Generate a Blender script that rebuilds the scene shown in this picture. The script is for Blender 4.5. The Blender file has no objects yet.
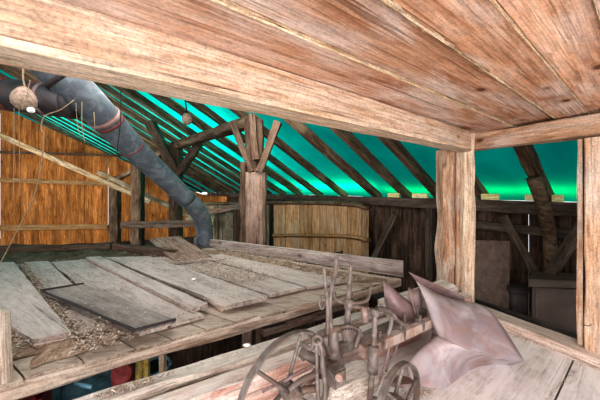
import bpy, bmesh, math, random
from mathutils import Vector, Matrix, noise
random.seed(11)
CZ = 3.1                     # eye height above the ground floor of the barn
F = 261.0                    # focal length for a 600 px wide frame
col = bpy.context.scene.collection

# ---------- measuring helpers (camera looks along +Y, horizon at row 190) ----------
def at(px, py, Y): return Vector(((px-300)/F*Y, Y, (190-py)/F*Y + CZ))
def onz(px, py, z):                      # point at height z (relative to the eye)
    Y = -z*F/(py-190); return Vector(((px-300)/F*Y, Y, z+CZ))
def V(x, y, z): return Vector((x, y, z+CZ))
def rnd(a, b): return random.uniform(a, b)

# ---------- materials ----------
class NT:
    def __init__(s, name):
        s.m = bpy.data.materials.new(name); s.m.use_nodes = True
        s.t = s.m.node_tree; s.t.nodes.clear()
    def n(s, typ, **kw):
        nd = s.t.nodes.new(typ)
        for k, v in kw.items():
            if k in nd.inputs.keys(): nd.inputs[k].default_value = v
            else: setattr(nd, k, v)
        return nd
    def l(s, a, b): s.t.links.new(a, b)
    def ramp(s, fac, stops, interp='LINEAR'):
        r = s.n('ShaderNodeValToRGB'); cr = r.color_ramp; cr.interpolation = interp
        while len(cr.elements) < len(stops): cr.elements.new(.5)
        for e, (p, c) in zip(cr.elements, stops):
            e.position = p; e.color = (c, c, c, 1) if not hasattr(c, '__len__') else (*c, 1)
        s.l(fac, r.inputs[0]); return r.outputs[0]
    def math(s, op, a, b=None, c=None):
        m = s.n('ShaderNodeMath', operation=op)
        for i, v in enumerate((a, b, c)):
            if v is None: continue
            if hasattr(v, 'is_linked'): s.l(v, m.inputs[i])
            else: m.inputs[i].default_value = v
        return m.outputs[0]
    def mix(s, fac, a, b, mode='MIX'):
        m = s.n('ShaderNodeMix', data_type='RGBA', blend_type=mode)
        for i, v in ((0, fac), (6, a), (7, b)):
            if hasattr(v, 'is_linked'): s.l(v, m.inputs[i])
            elif i == 0: m.inputs[0].default_value = v
            else: m.inputs[i].default_value = (*v, 1)
        return m.outputs[2]
    def noise(s, vec, scale, detail=4, rough=.55, dist=0):
        n = s.n('ShaderNodeTexNoise', Scale=scale, Detail=detail, Roughness=rough, Distortion=dist)
        s.l(vec, n.inputs['Vector']); return n.outputs['Fac']
    def scaled(s, vec, sc):
        m = s.n('ShaderNodeVectorMath', operation='MULTIPLY'); s.l(vec, m.inputs[0]); m.inputs[1].default_value = sc
        return m.outputs[0]
    def out(s, colr, rough=.85, metal=0, bump=None, bs=.4, bd=.01, spec=.3):
        p = s.n('ShaderNodeBsdfPrincipled', Roughness=rough, Metallic=metal)
        p.inputs['Specular IOR Level'].default_value = spec
        if hasattr(colr, 'is_linked'): s.l(colr, p.inputs['Base Color'])
        else: p.inputs['Base Color'].default_value = (*colr, 1)
        if bump is not None:
            b = s.n('ShaderNodeBump', Strength=bs, Distance=bd); s.l(bump, b.inputs['Height']); s.l(b.outputs[0], p.inputs['Normal'])
        o = s.n('ShaderNodeOutputMaterial'); s.l(p.outputs[0], o.inputs[0]); return s.m

def wood(name, dark, mid, light, axis='X', blotch=(.8, .7, .6), blotch_amt=.35, crack=.6, knots=0., dust=0., dustcol=(.55, .5, .47), fine=1., scale=1., bs=.8, speck=.6):
    t = NT(name)
    tc = t.n('ShaderNodeTexCoord'); oi = t.n('ShaderNodeObjectInfo'); ge = t.n('ShaderNodeNewGeometry')
    r = t.math('ADD', t.math('MULTIPLY', oi.outputs['Random'], 37.), t.math('MULTIPLY', ge.outputs['Random Per Island'], 53.))
    off = t.n('ShaderNodeCombineXYZ'); [t.l(r, off.inputs[i]) for i in range(3)]
    add = t.n('ShaderNodeVectorMath', operation='ADD'); t.l(tc.outputs['Object'], add.inputs[0]); t.l(off.outputs[0], add.inputs[1])
    vec = add.outputs[0]
    def st(a, b):
        return {'X': (a, b, b), 'Y': (b, a, b), 'Z': (b, b, a)}[axis]
    g1 = t.noise(t.scaled(vec, st(.9*scale, 9*scale)), 1.6, 6, .6, .9)
    g2 = t.noise(t.scaled(vec, st(1.6*scale, 55*scale)), 1.5, 5, .65, .3)
    g3 = t.noise(t.scaled(vec, st(.5*scale, 26*scale)), 1.3, 3, .5, .6)
    bl = t.noise(t.scaled(vec, st(.8*scale, 2.2*scale)), 1.7, 5, .6, .4)
    base = t.ramp(g1, [(.30, dark), (.5, mid), (.70, light)])
    c = t.mix(t.math('MULTIPLY', t.ramp(bl, [(.46, 0.), (.66, 1.)]), blotch_amt), base, blotch)
    f = t.ramp(g2, [(.34, .45), (.56, 1.)])
    c = t.mix(.75*fine, c, f, 'MULTIPLY')
    ck = t.ramp(g3, [(.27, 1.), (.36, 0.)])
    c = t.mix(t.math('MULTIPLY', ck, crack), c, tuple(x*.22 for x in dark))
    sp = t.noise(vec, 70*scale, 4, .75)
    sp2 = t.noise(t.scaled(vec, st(4*scale, 16*scale)), 2.2, 5, .7, .4)
    c = t.mix(speck, c, t.ramp(sp, [(.33, .45), (.5, 1.), (.68, 1.25)]), 'MULTIPLY')
    c = t.mix(speck*1.2 if speck < .8 else 1., c, t.ramp(sp2, [(.30, .5), (.48, 1.), (.70, 1.3)]), 'MULTIPLY')
    h = t.math('SUBTRACT', t.math('ADD', t.math('MULTIPLY', g1, .5), t.math('MULTIPLY', g2, .8)), t.math('MULTIPLY', ck, .8))
    if knots > 0:
        vo = t.n('ShaderNodeTexVoronoi', Scale=1.); vo.inputs['Randomness'].default_value = 1
        t.l(t.scaled(vec, st(2.0*scale, 3.6*scale)), vo.inputs['Vector'])
        k = t.ramp(vo.outputs['Distance'], [(.055, 1.), (.11, 0.)])
        ring = t.ramp(vo.outputs['Distance'], [(.10, .45), (.2, 0.)])
        c = t.mix(t.math('MULTIPLY', ring, knots), c, dark)
        c = t.mix(t.math('MULTIPLY', k, knots), c, tuple(x*.3 for x in dark))
    # slight difference from board to board
    tone = t.math('ADD', t.math('MULTIPLY', ge.outputs['Random Per Island'], .38), .80)
    tv = t.n('ShaderNodeCombineColor'); [t.l(tone, tv.inputs[i]) for i in range(3)]
    c = t.mix(1., c, tv.outputs[0], 'MULTIPLY')
    if dust > 0:
        sx = t.n('ShaderNodeSeparateXYZ'); t.l(ge.outputs['Normal'], sx.inputs[0])
        up = t.ramp(sx.outputs['Z'], [(.35, 0.), (.8, 1.)])
        dn = t.ramp(t.noise(t.scaled(vec, st(.5, 1.6)), 6.5, 8, .75, .5), [(.34, .1), (.56, 1.)])
        c = t.mix(t.math('MULTIPLY', t.math('MULTIPLY', up, dn), dust), c, dustcol)
    return t.out(c, .88, 0, h, bs, .012, .18)

W = {
 'beam':   wood('pale sawn beam wood', (.50, .27, .15), (.63, .43, .31), (.80, .62, .49), blotch=(.75, .62, .52), blotch_amt=.7, knots=.9, crack=.45),
 'strip':  wood('pale yellow edge wood', (.50, .31, .19), (.74, .54, .39), (.85, .69, .54), blotch=(.84, .71, .58), crack=.5),
 'ceil':   wood('reddish ceiling boards', (.42, .185, .10), (.68, .375, .235), (.82, .53, .38), blotch=(.92, .76, .68), blotch_amt=.85, knots=.95, crack=.5, scale=.9, speck=.45),
 'bark':   wood('pale rough board edge', (.30, .17, .09), (.66, .45, .28), (.85, .70, .52), crack=.9, scale=2.2, speck=1.),
 'post':   wood('weathered post wood', (.20, .10, .06), (.50, .29, .18), (.76, .56, .43), blotch=(.80, .74, .68), blotch_amt=.6, knots=.6, crack=.9),
 'header': wood('orange header wood', (.40, .21, .12), (.64, .40, .26), (.80, .58, .43), blotch=(.82, .71, .63), blotch_amt=.6, knots=.9, crack=.5),
 'dim':    wood('grey brown post wood', (.035, .022, .015), (.09, .055, .037), (.18, .115, .08), blotch=(.22, .16, .12), blotch_amt=.5, crack=.8),
 'mid':    wood('grey pinkish post wood', (.10, .06, .045), (.25, .16, .12), (.38, .27, .215), blotch=(.38, .30, .25), blotch_amt=.6, crack=.8),
 'rafter': wood('dark rafter wood', (.035, .022, .014), (.11, .066, .04), (.24, .155, .10), blotch=(.34, .25, .17), blotch_amt=.6, crack=.8),
 'batten': wood('pale batten wood', (.25, .19, .11), (.46, .37, .24), (.62, .53, .38), crack=.5),
 'endblock': wood('pale flaky timber', (.25, .17, .13), (.66, .56, .48), (.86, .80, .74), dust=.4, dustcol=(.80, .76, .72), crack=1., scale=1.5),
 'block':  wood('sky-bright yellow block', (.60, .52, .20), (.85, .76, .36), (.95, .88, .5), crack=.3),  # pale wood, with sky light at the eaves put into its colour
 'lath':   wood('brown lath', (.12, .08, .045), (.26, .19, .11), (.40, .31, .2), crack=.5),
 'gable':  wood('orange gable boards', (.20, .07, .016), (.50, .19, .05), (.74, .35, .12), 'Z', blotch=(.22, .085, .03), blotch_amt=.7, knots=.9, crack=.7, scale=.55),
 'rail':   wood('brown wall rail', (.20, .10, .035), (.38, .21, .09), (.50, .32, .17), blotch=(.40, .30, .20), crack=.6),
 'vat':    wood('tan stave wood', (.24, .12, .05), (.50, .29, .14), (.70, .46, .26), 'Z', blotch=(.50, .41, .30), blotch_amt=.6, knots=.8, crack=.8),
 'vatgrey':wood('grey stave wood', (.12, .09, .06), (.26, .21, .15), (.38, .32, .24), 'Z', blotch=(.42, .38, .30), crack=.8),
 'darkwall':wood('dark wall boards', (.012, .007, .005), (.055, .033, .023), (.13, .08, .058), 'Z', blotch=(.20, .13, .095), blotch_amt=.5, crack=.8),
 'darkbeam':wood('dark frame wood', (.03, .02, .014), (.075, .052, .04), (.15, .11, .085), blotch=(.19, .15, .12), crack=.7),
 'plank':  wood('grey dusty planks', (.20, .14, .115), (.40, .32, .29), (.58, .49, .46), dust=.75, dustcol=(.61, .515, .485), knots=.7, crack=.8),
 'plankred':wood('red brown plank', (.25, .12, .08), (.50, .30, .22), (.64, .45, .36), dust=.7, dustcol=(.70, .59, .55), crack=.8),
 'deck':   wood('deck boards', (.13, .09, .06), (.34, .25, .19), (.52, .43, .35), dust=.65, dustcol=(.60, .49, .42), crack=.9),
 'edge':   wood('edge beam wood', (.24, .15, .11), (.52, .39, .31), (.72, .60, .52), dust=.6, dustcol=(.68, .61, .57), crack=.8, scale=1.3),
 'panel':  wood('dark dusty panel', (.07, .055, .05), (.17, .14, .125), (.30, .26, .24), dust=.55, dustcol=(.36, .31, .29), crack=.3),
 'timber': wood('red tinted timber', (.40, .20, .16), (.66, .42, .35), (.82, .63, .56), blotch=(.86, .78, .74), blotch_amt=.8, dust=.8, dustcol=(.72, .68, .65), knots=.7, crack=.5),
 'timbergrey': wood('grey timber', (.22, .16, .13), (.50, .42, .36), (.72, .65, .59), dust=.65, dustcol=(.66, .61, .58), knots=.8, crack=.8, scale=1.2),
 'floor':  wood('pale floor boards', (.58, .52, .49), (.80, .74, .72), (.90, .86, .85), dust=.8, dustcol=(.88, .83, .83), knots=.5, crack=.4, scale=.8, bs=.3, speck=.2),
 'sill':   wood('pinkish sill wood', (.42, .26, .20), (.68, .51, .43), (.80, .67, .60), dust=.5, dustcol=(.74, .66, .61), crack=.6),
 'yellow': wood('yellow painted post', (.32, .20, .03), (.60, .42, .08), (.72, .54, .15), 'Z', crack=.4),
 'ply':    wood('brown plywood', (.075, .05, .04), (.11, .078, .062), (.145, .105, .085), 'Z', blotch=(.14, .11, .095), crack=.1, fine=.5, scale=.6, speck=.2, bs=.2),
}
def metal(name, base, rust, light, rough=.6, met=.35, sc=6., dark=(.1, .07, .07)):
    t = NT(name); tc = t.n('ShaderNodeTexCoord'); v = tc.outputs['Object']
    a = t.noise(v, sc, 6, .65, .5); b = t.noise(v, sc*3.3, 6, .7, .2); d = t.noise(v, sc*.5, 4, .6, .8)
    c = t.mix(t.ramp(a, [(.42, 0.), (.62, 1.)]), base, rust)
    c = t.mix(t.math('MULTIPLY', t.ramp(d, [(.45, 0.), (.62, 1.)]), .8), c, light)
    c = t.mix(t.ramp(b, [(.30, .55), (.44, 0.)]), c, dark)
    return t.out(c, rough, met, b, .3, .006, .4)
M = {
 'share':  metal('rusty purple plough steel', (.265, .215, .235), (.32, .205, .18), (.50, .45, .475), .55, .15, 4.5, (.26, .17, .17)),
 'sharedark': metal('shaded rusty steel', (.20, .13, .135), (.23, .14, .12), (.33, .25, .255), .5, .25, 5., (.18, .1, .1)),  # dark skim steel; on the curled tip its darkness paints underside shade
 'iron':   metal('dusty rusted iron', (.12, .098, .09), (.145, .095, .072), (.27, .235, .22), .58, .2, 16., (.07, .045, .04)),
 'irond':  metal('dark rusted iron', (.20, .13, .13), (.26, .14, .11), (.36, .28, .27), .65, .2, 14., (.06, .04, .04)),
 'pinkiron': metal('pink rusted bar', (.34, .225, .185), (.28, .165, .125), (.46, .38, .34), .75, .05, 9., (.25, .14, .11)),
 'duct':   metal('grey blue sheet duct', (.10, .125, .15), (.12, .125, .135), (.20, .235, .265), .5, .3, 11., (.035, .03, .03)),
 'ductdark': metal('dark sooty sheet duct', (.05, .045, .05), (.08, .055, .05), (.10, .10, .11), .5, .35, 5., (.02, .018, .018)),
 'seam':   metal('dark seam', (.03, .025, .025), (.05, .03, .03), (.06, .05, .05), .6, .3, 9.),
 'red':    metal('faded red paint', (.20, .02, .02), (.10, .015, .012), (.32, .06, .055), .5, .1, 8., (.05, .01, .01)),
 'redband': metal('dull red tape', (.20, .035, .03), (.10, .03, .025), (.24, .09, .08), .7, 0, 12.),
 'teal':   metal('teal paint', (.03, .08, .10), (.02, .035, .045), (.10, .19, .22), .4, .2, 5., (.01, .02, .03)),
 'blue':   metal('light blue paint', (.20, .42, .52), (.14, .3, .4), (.3, .52, .6), .4, .1, 5.),
 'rubber': metal('black rubber', (.018, .018, .02), (.03, .028, .028), (.07, .065, .065), .8, 0, 8.),
 'crate': metal('brown crate', (.085, .058, .048), (.105, .072, .058), (.14, .105, .09), .6, 0, 4.),
 'plastic': metal('dark plastic box', (.03, .026, .026), (.045, .036, .034), (.09, .075, .07), .5, 0, 4.),
}
def plain(name, c, rough=.8, n=0.25, sc=20):
    t = NT(name); tc = t.n('ShaderNodeTexCoord'); a = t.noise(tc.outputs['Object'], sc, 4, .6)
    cc = t.mix(t.ramp(a, [(.3, 0.), (.7, 1.)]), tuple(x*(1-n) for x in c), tuple(min(1, x*(1+n)) for x in c))
    return t.out(cc, rough)
P_string = plain('straw twine', (.27, .20, .125)); P_cord = plain('black cord', (.015, .013, .012))
P_china = plain('white porcelain', (.75, .76, .76), .3, .05); P_lamp = plain('dusty brown lamp', (.30, .21, .16), .7, .5, 40)
P_pebble = plain('white chip', (.8, .77, .74)); P_ground = plain('barn ground', (.045, .036, .03), .95, .5, 6)
def straw_mat():
    t = NT('straw'); g = t.n('ShaderNodeNewGeometry')
    c = t.ramp(g.outputs['Random Per Island'], [(0., (.14, .09, .065)), (.35, (.33, .23, .17)), (.7, (.54, .42, .34)), (1., (.76, .66, .58))])
    return t.out(c, .9)
P_straw = straw_mat()
def litter_mat():
    t = NT('hay litter'); tc = t.n('ShaderNodeTexCoord'); v = tc.outputs['Object']
    a = t.noise(v, 9, 8, .75, .6); b = t.noise(v, 34, 5, .7, .2)
    c = t.ramp(a, [(.3, (.10, .06, .04)), (.5, (.31, .205, .14)), (.7, (.56, .42, .32))])
    c = t.mix(.6, c, t.ramp(b, [(.3, .5), (.6, 1.2)]), 'MULTIPLY')
    return t.out(c, .95, 0, a, 1., .03)
P_litter = litter_mat()
def darklitter_mat():
    t = NT('dark hay dust'); tc = t.n('ShaderNodeTexCoord'); v = tc.outputs['Object']
    a = t.noise(v, 7, 8, .75, .6)
    c = t.ramp(a, [(.3, (.045, .034, .02)), (.5, (.12, .092, .06)), (.72, (.21, .17, .12))])
    return t.out(c, .95, 0, a, 1., .04)
P_darklitter = darklitter_mat()
def tarp_mat():
    t = NT('green roof tarp'); tc = t.n('ShaderNodeTexCoord'); a = t.noise(tc.outputs['Object'], .8, 5, .6, .6)
    cd = t.mix(t.ramp(a, [(.35, 0.), (.65, 1.)]), (.0, .095, .09), (.0, .135, .12))
    ct = t.mix(t.ramp(a, [(.35, 0.), (.65, 1.)]), (.0, .16, .14), (.0, .25, .205))
    d = t.n('ShaderNodeBsdfDiffuse'); t.l(cd, d.inputs[0])
    s = t.n('ShaderNodeBsdfTranslucent'); t.l(ct, s.inputs[0])
    m = t.n('ShaderNodeMixShader'); m.inputs[0].default_value = .55; t.l(d.outputs[0], m.inputs[1]); t.l(s.outputs[0], m.inputs[2])
    o = t.n('ShaderNodeOutputMaterial'); t.l(m.outputs[0], o.inputs[0]); return t.m
P_tarp = tarp_mat()

# ---------- mesh helpers ----------
def tag(o, label=None, cat=None, group=None, kind=None):
    if label: o['label'] = label
    if cat: o['category'] = cat
    if group: o['group'] = group
    if kind: o['kind'] = kind
    return o
def finish(name, bm, mat, parent=None, mw=None, smooth=False):
    bmesh.ops.recalc_face_normals(bm, faces=bm.faces)
    me = bpy.data.meshes.new(name); bm.to_mesh(me); bm.free()
    if isinstance(mat, (list, tuple)): [me.materials.append(x) for x in mat]
    else: me.materials.append(mat)
    if smooth:
        for p in me.polygons: p.use_smooth = True
    o = bpy.data.objects.new(name, me); col.objects.link(o)
    if mw is None: mw = Matrix.Identity(4)
    if parent is not None:
        o.parent = parent; o.matrix_local = parent.matrix_basis.inverted() @ mw if parent.parent is None else (parent.parent.matrix_basis @ parent.matrix_basis).inverted() @ mw
    else: o.matrix_basis = mw
    return o
def empty(name, loc):
    o = bpy.data.objects.new(name, None); col.objects.link(o); o.location = loc; return o
def frame(A, B, up=Vector((0, 0, 1))):
    x = (B-A).normalized(); y = up.cross(x)
    if y.length < 1e-4: y = Vector((0, 1, 0)).cross(x)
    y.normalize(); z = x.cross(y)
    m = Matrix((x, y, z)).transposed().to_4x4(); m.translation = A
    return m
def beam_bm(bm, L, w, h, seg=.25, jit=.006, ch=.08, taper=1., bow=0., T=None, mi=0, ragged=0.):
    """squared timber along +X with worn edges, irregular faces"""
    n = max(2, int(L/seg)+1); c = ch*min(w, h); sd = rnd(0, 99)
    prof = [(-w/2+c, -h/2), (w/2-c, -h/2), (w/2, -h/2+c), (w/2, h/2-c), (w/2-c, h/2), (-w/2+c, h/2), (-w/2, h/2-c), (-w/2, -h/2+c)]
    rings = []
    for i in range(n+1):
        s = i/n; k = 1+(taper-1)*s; r = []
        dz = bow*math.sin(math.pi*s)
        for j, (y, z) in enumerate(prof):
            f = noise.noise((s*L*2.2+sd, j*1.7, sd)); g = noise.noise((s*L*2.2+sd, j*1.7+50, sd+9))
            ex = 0
            if ragged and i in (0, n): ex = ragged*noise.noise((j*2.1, sd, i))
            p = Vector((s*L+ex, y*k+f*jit*2, z*k+g*jit*2+dz))
            if T is not None: p = T @ p
            r.append(bm.verts.new(p))
        rings.append(r)
    for i in range(n):
        for j in range(8):
            f = bm.faces.new((rings[i][j], rings[i][(j+1) % 8], rings[i+1][(j+1) % 8], rings[i+1][j])); f.material_index = mi
    bm.faces.new(rings[0]).material_index = mi; bm.faces.new(rings[-1]).material_index = mi
def beam(name, A, B, w, h, mat, parent=None, up=Vector((0, 0, 1)), **kw):
    bm = bmesh.new(); beam_bm(bm, (B-A).length, w, h, **kw)
    return finish(name, bm, mat, parent, frame(A, B, up))
def tube_bm(bm, pts, rad, n=10, closed=False, mi=0, flat=None):
    pts = [Vector(p) for p in pts]; N = len(pts)
    if not hasattr(rad, '__len__'): rad = [rad]*N
    rings = []; ref = None
    for i, p in enumerate(pts):
        a = pts[(i-1) % N] if (closed or i > 0) else p; b = pts[(i+1) % N] if (closed or i < N-1) else p
        d = (b-a).normalized()
        if ref is None:
            ref = Vector((0, 0, 1)) if abs(d.z) < .9 else Vector((1, 0, 0))
        x = (ref - d*ref.dot(d)).normalized(); y = d.cross(x); ref = x
        r = []
        for k in range(n):
            t = 2*math.pi*k/n; rr = rad[i]
            r.append(bm.verts.new(p + x*math.cos(t)*rr + y*math.sin(t)*rr*(flat or 1)))
        rings.append(r)
    for i in range(N if closed else N-1):
        A, B = rings[i], rings[(i+1) % N]
        for k in range(n): bm.faces.new((A[k], A[(k+1) % n], B[(k+1) % n], B[k])).material_index = mi
    if not closed:
        bm.faces.new(rings[0]).material_index = mi; bm.faces.new(rings[-1]).material_index = mi
def smooth_path(pts, k=5):
    pts = [Vector(p) for p in pts]; out = []
    for i in range(len(pts)-1):
        p0 = pts[max(i-1, 0)]; p1 = pts[i]; p2 = pts[i+1]; p3 = pts[min(i+2, len(pts)-1)]
        for j in range(k):
            t = j/k
            out.append(.5*((2*p1)+(-p0+p2)*t+(2*p0-5*p1+4*p2-p3)*t*t+(-p0+3*p1-3*p2+p3)*t**3))
    out.append(pts[-1]); return out
def tube(name, pts, rad, mat, parent=None, n=10, smooth=5, **kw):
    o = Vector(pts[0]); P = smooth_path(pts, smooth) if smooth and len(pts) > 2 else [Vector(p) for p in pts]
    if hasattr(rad, '__len__') and len(rad) != len(P):
        R = []
        for i in range(len(P)):
            f = i/(len(P)-1)*(len(rad)-1); a = int(min(f, len(rad)-2)); R.append(rad[a]+(rad[a+1]-rad[a])*(f-a))
        rad = R
    bm = bmesh.new(); tube_bm(bm, [p-o for p in P], rad, n, **kw)
    return finish(name, bm, mat, parent, Matrix.Translation(o), smooth=True)
def slab_bm(bm, quad, thick, mi=0, nrm=None, sub=1):
    """board from four corner points (top face), thickness downwards"""
    q = [Vector(p) for p in quad]; n = nrm or (q[1]-q[0]).cross(q[3]-q[0]).normalized()
    if nrm is None and n.z < 0: n = -n
    rows = []
    for lev in (0, 1):
        g = []
        for i in range(sub+1):
            s = i/sub; a = q[0].lerp(q[3], s); b = q[1].lerp(q[2], s)
            g.append([bm.verts.new(a - n*thick*lev), bm.verts.new(b - n*thick*lev)])
        rows.append(g)
    t, u = rows
    for i in range(sub):
        bm.faces.new((t[i][0], t[i][1], t[i+1][1], t[i+1][0])); bm.faces.new((u[i][0], u[i][1], u[i+1][1], u[i+1][0]))
        bm.faces.new((t[i][0], t[i+1][0], u[i+1][0], u[i][0])); bm.faces.new((t[i][1], t[i+1][1], u[i+1][1], u[i][1]))
    bm.faces.new((t[0][0], t[0][1], u[0][1], u[0][0])); bm.faces.new((t[-1][0], t[-1][1], u[-1][1], u[-1][0]))
def slab(name, quad, thick, mat, parent=None, sub=1, jit=.006, nrm=None):
    """quad: far-left, far-right, near-right, near-left; grain runs far -> near. Local X along the grain."""
    q = [Vector(p) for p in quad]
    A = (q[0]+q[1])/2; B = (q[2]+q[3])/2
    n = (q[1]-q[0]).cross(q[3]-q[0]).normalized()
    if n.z < 0: n = -n
    if nrm is not None and n.dot(nrm) < 0: n = -n
    mw = frame(A, B, n); inv = mw.inverted(); bm = bmesh.new()
    sub = max(2, int((B-A).length/.2))
    slab_bm(bm, [inv @ p for p in q], thick, sub=sub, nrm=(inv.to_3x3() @ n).normalized())
    sd = rnd(0, 50)
    for v in bm.verts: v.co += noise.noise_vector(Vector((v.co.x*3+sd, v.co.y*3, 0)))*jit
    bmesh.ops.bevel(bm, geom=[e for e in bm.edges if len(e.link_faces) == 2 and e.calc_face_angle(0) > .8], offset=min(.005, thick*.2), segments=1, affect='EDGES')
    return finish(name, bm, mat, parent, mw)
def box_bm(bm, c, sx, sy, sz, R=None, bev=.0):
    m = Matrix.Translation(Vector(c)) @ (R.to_4x4() if R is not None else Matrix.Identity(4)) @ Matrix.Diagonal((sx, sy, sz, 1))
    r = bmesh.ops.create_cube(bm, size=1, matrix=m)
    if bev:
        es = list({e for v in r['verts'] for e in v.link_edges}); bmesh.ops.bevel(bm, geom=es, offset=bev, segments=2, affect='EDGES')
def disc_bm(bm, c, axis, r, t, n=20, r2=None):
    a = Vector(axis).normalized(); tube_bm(bm, [Vector(c)-a*t/2, Vector(c)+a*t/2], [r, r2 or r], n)

# =====================================================================
#  SETTING
# =====================================================================
U = Vector((.803, .596, 0)).normalized()       # along the ceiling boards and the tie beam
N_ = Vector((.596, -.803, 0)).normalized()     # from the tie beam towards the loft room
A_ = Vector((.455, -.89, 0)).normalized()      # along the opening wall

# ---- ceiling of the loft room ----
C0 = Vector((-.972, .796, 0))
def zc(s, t): return .665+.011*s
def ceil_hit(px, py):
    d = Vector(((px-300)/F, 1, (190-py)/F)); k = .5
    for _ in range(60):
        p = d*k; s = (p-C0).dot(U); t = (p-C0).dot(N_); k = zc(s, t)/d.z
    p = d*k; return (p-C0).dot(U), (p-C0).dot(N_)
seams = [-.3] + [ceil_hit(*p)[1] for p in ((400, 79), (464, 56), (517, 30), (598, 14))]
seams += [seams[-1]+.36, seams[-1]+.74, seams[-1]+1.1, seams[-1]+1.5]
print('seams', seams)
mwc = Matrix((U, N_*-1, Vector((0, 0, 1)))).transposed().to_4x4(); mwc.translation = V(C0.x, C0.y, 0)
bm = bmesh.new()
for i in range(len(seams)-1):
    t0, t1 = seams[i], seams[i+1]; dz = [.0, .022, .004, .016, 0, .02, .004, .016][i]
    n = 26; s0, s1 = -2.4, 4.3
    grid = []
    for k in range(n+1):
        s = s0+(s1-s0)*k/n
        e0 = noise.noise((s*3.1, i*7., 1))*.012; e1 = noise.noise((s*3.1, i*7.+7., 1))*.012
        row = []
        for (t, z) in ((t0+.002+e0, dz), (t1-.002+e1, dz), (t1-.002+e1, dz+.05), (t0+.002+e0, dz+.05)):
            row.append(bm.verts.new((s, -t, zc(s, t)+z)))
        grid.append(row)
    for k in range(n):
        for j in range(4):
            f = bm.faces.new((grid[k][j], grid[k][(j+1) % 4], grid[k+1][(j+1) % 4], grid[k+1][j]))
            f.material_index = 1 if j in (1, 3) else 0
    bm.faces.new(grid[0]); bm.faces.new(grid[-1])
# pale ragged bark left along the seams, lying on the lower of two boards
for i, w in ((1, .016), (2, .024), (3, .006), (4, .008)):
    t = seams[i]; n = 150
    prev = None
    for k in range(n+1):
        s = -1.3+5.55*k/n
        a = abs(noise.noise((s*9, i*3., 5)))*w*1.2+w*.25; b = abs(noise.noise((s*11, i*3., 8)))*w*1.4+w*.3
        z = zc(s, t)+.001
        cur = [bm.verts.new((s, -t-a, z)), bm.verts.new((s, -t, z-.006)), bm.verts.new((s, -t+b, z))]
        if prev:
            for j in range(2): bm.faces.new((prev[j], prev[j+1], cur[j+1], cur[j])).material_index = 1
        prev = cur
tag(finish('ceiling', bm, [W['ceil'], W['bark']], None, mwc), kind='structure')
# nail heads / roof deck over the boards so no daylight comes through
# ---- loft room floor ----
bm = bmesh.new()
FZ = -1.5
ts = [-.08]
fl0 = Vector((2.1, 3.32, 0))                    # timber / sill corner
def floor_t(px, py):
    p = onz(px, py, FZ); return (Vector((p.x, p.y, 0))-fl0).dot(N_)
tseam = floor_t(565, 381)
print('floor seam', tseam)
edges = [-.1, tseam, tseam+.42, tseam+.8, tseam+1.25, tseam+1.7, tseam+2.2]
edges = [-.1] + [e for e in edges[1:] if e > 0.05]
for i in range(len(edges)-1):
    s0, s1 = -4.0, .06
    q = [(s0, -edges[i], 0), (s0, -edges[i+1]+.012, 0), (s1, -edges[i+1]+.012, 0), (s1, -edges[i], 0)]
    slab_bm(bm, q, .05, sub=20, nrm=Vector((0, 0, 1)))
for v in bm.verts:
    if v.co.z > -.01: v.co.z += noise.noise((v.co.x*2, v.co.y*3, 0))*.006
mwf = Matrix((U, N_*-1, Vector((0, 0, 1)))).transposed().to_4x4(); mwf.translation = V(fl0.x, fl0.y, FZ)
tag(finish('floor', bm, W['floor'], None, mwf), kind='structure')

# ---- roof (green tarp over rafters) ----
Rd = Vector((1.4, 1, 0)).normalized()           # down-slope direction on plan
Ed = Vector((-.714, 1, 0)).normalized()         # along the eaves, away from the viewer
Nw = Vector((1, .714, 0)).normalized()
CW = 6.6
def wall_pt(Y, z=0): return V(CW-.714*Y, Y, z)
EZ = -.06; PITCH = .577
def roof_pt(Y, d, off=0):                        # d metres back up the slope (plan) from the eave at depth Y
    p = wall_pt(Y, EZ+d*PITCH+off); return p - Nw*d
bm = bmesh.new()
ny, nd = 84, 60; grid = []
Yr0, Yr1 = 1.9, 46.0
mwr = Matrix.Identity(4); mwr.translation = V(0, 0, 0)
for i in range(ny+1):
    Y = Yr0+(Yr1-Yr0)*i/ny; row = []
    for j in range(nd+1):
        d = -.5+36.*j/nd
        p = roof_pt(Y, d, .16+.035*noise.noise((Y*1.3, d*.8, 2)))
        row.append(bm.verts.new(p-mwr.translation))
    grid.append(row)
for i in range(ny):
    for j in range(nd): bm.faces.new((grid[i][j], grid[i][j+1], grid[i+1][j+1], grid[i+1][j]))
tag(finish('roof', bm, P_tarp, None, mwr, smooth=True), kind='structure')
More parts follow.
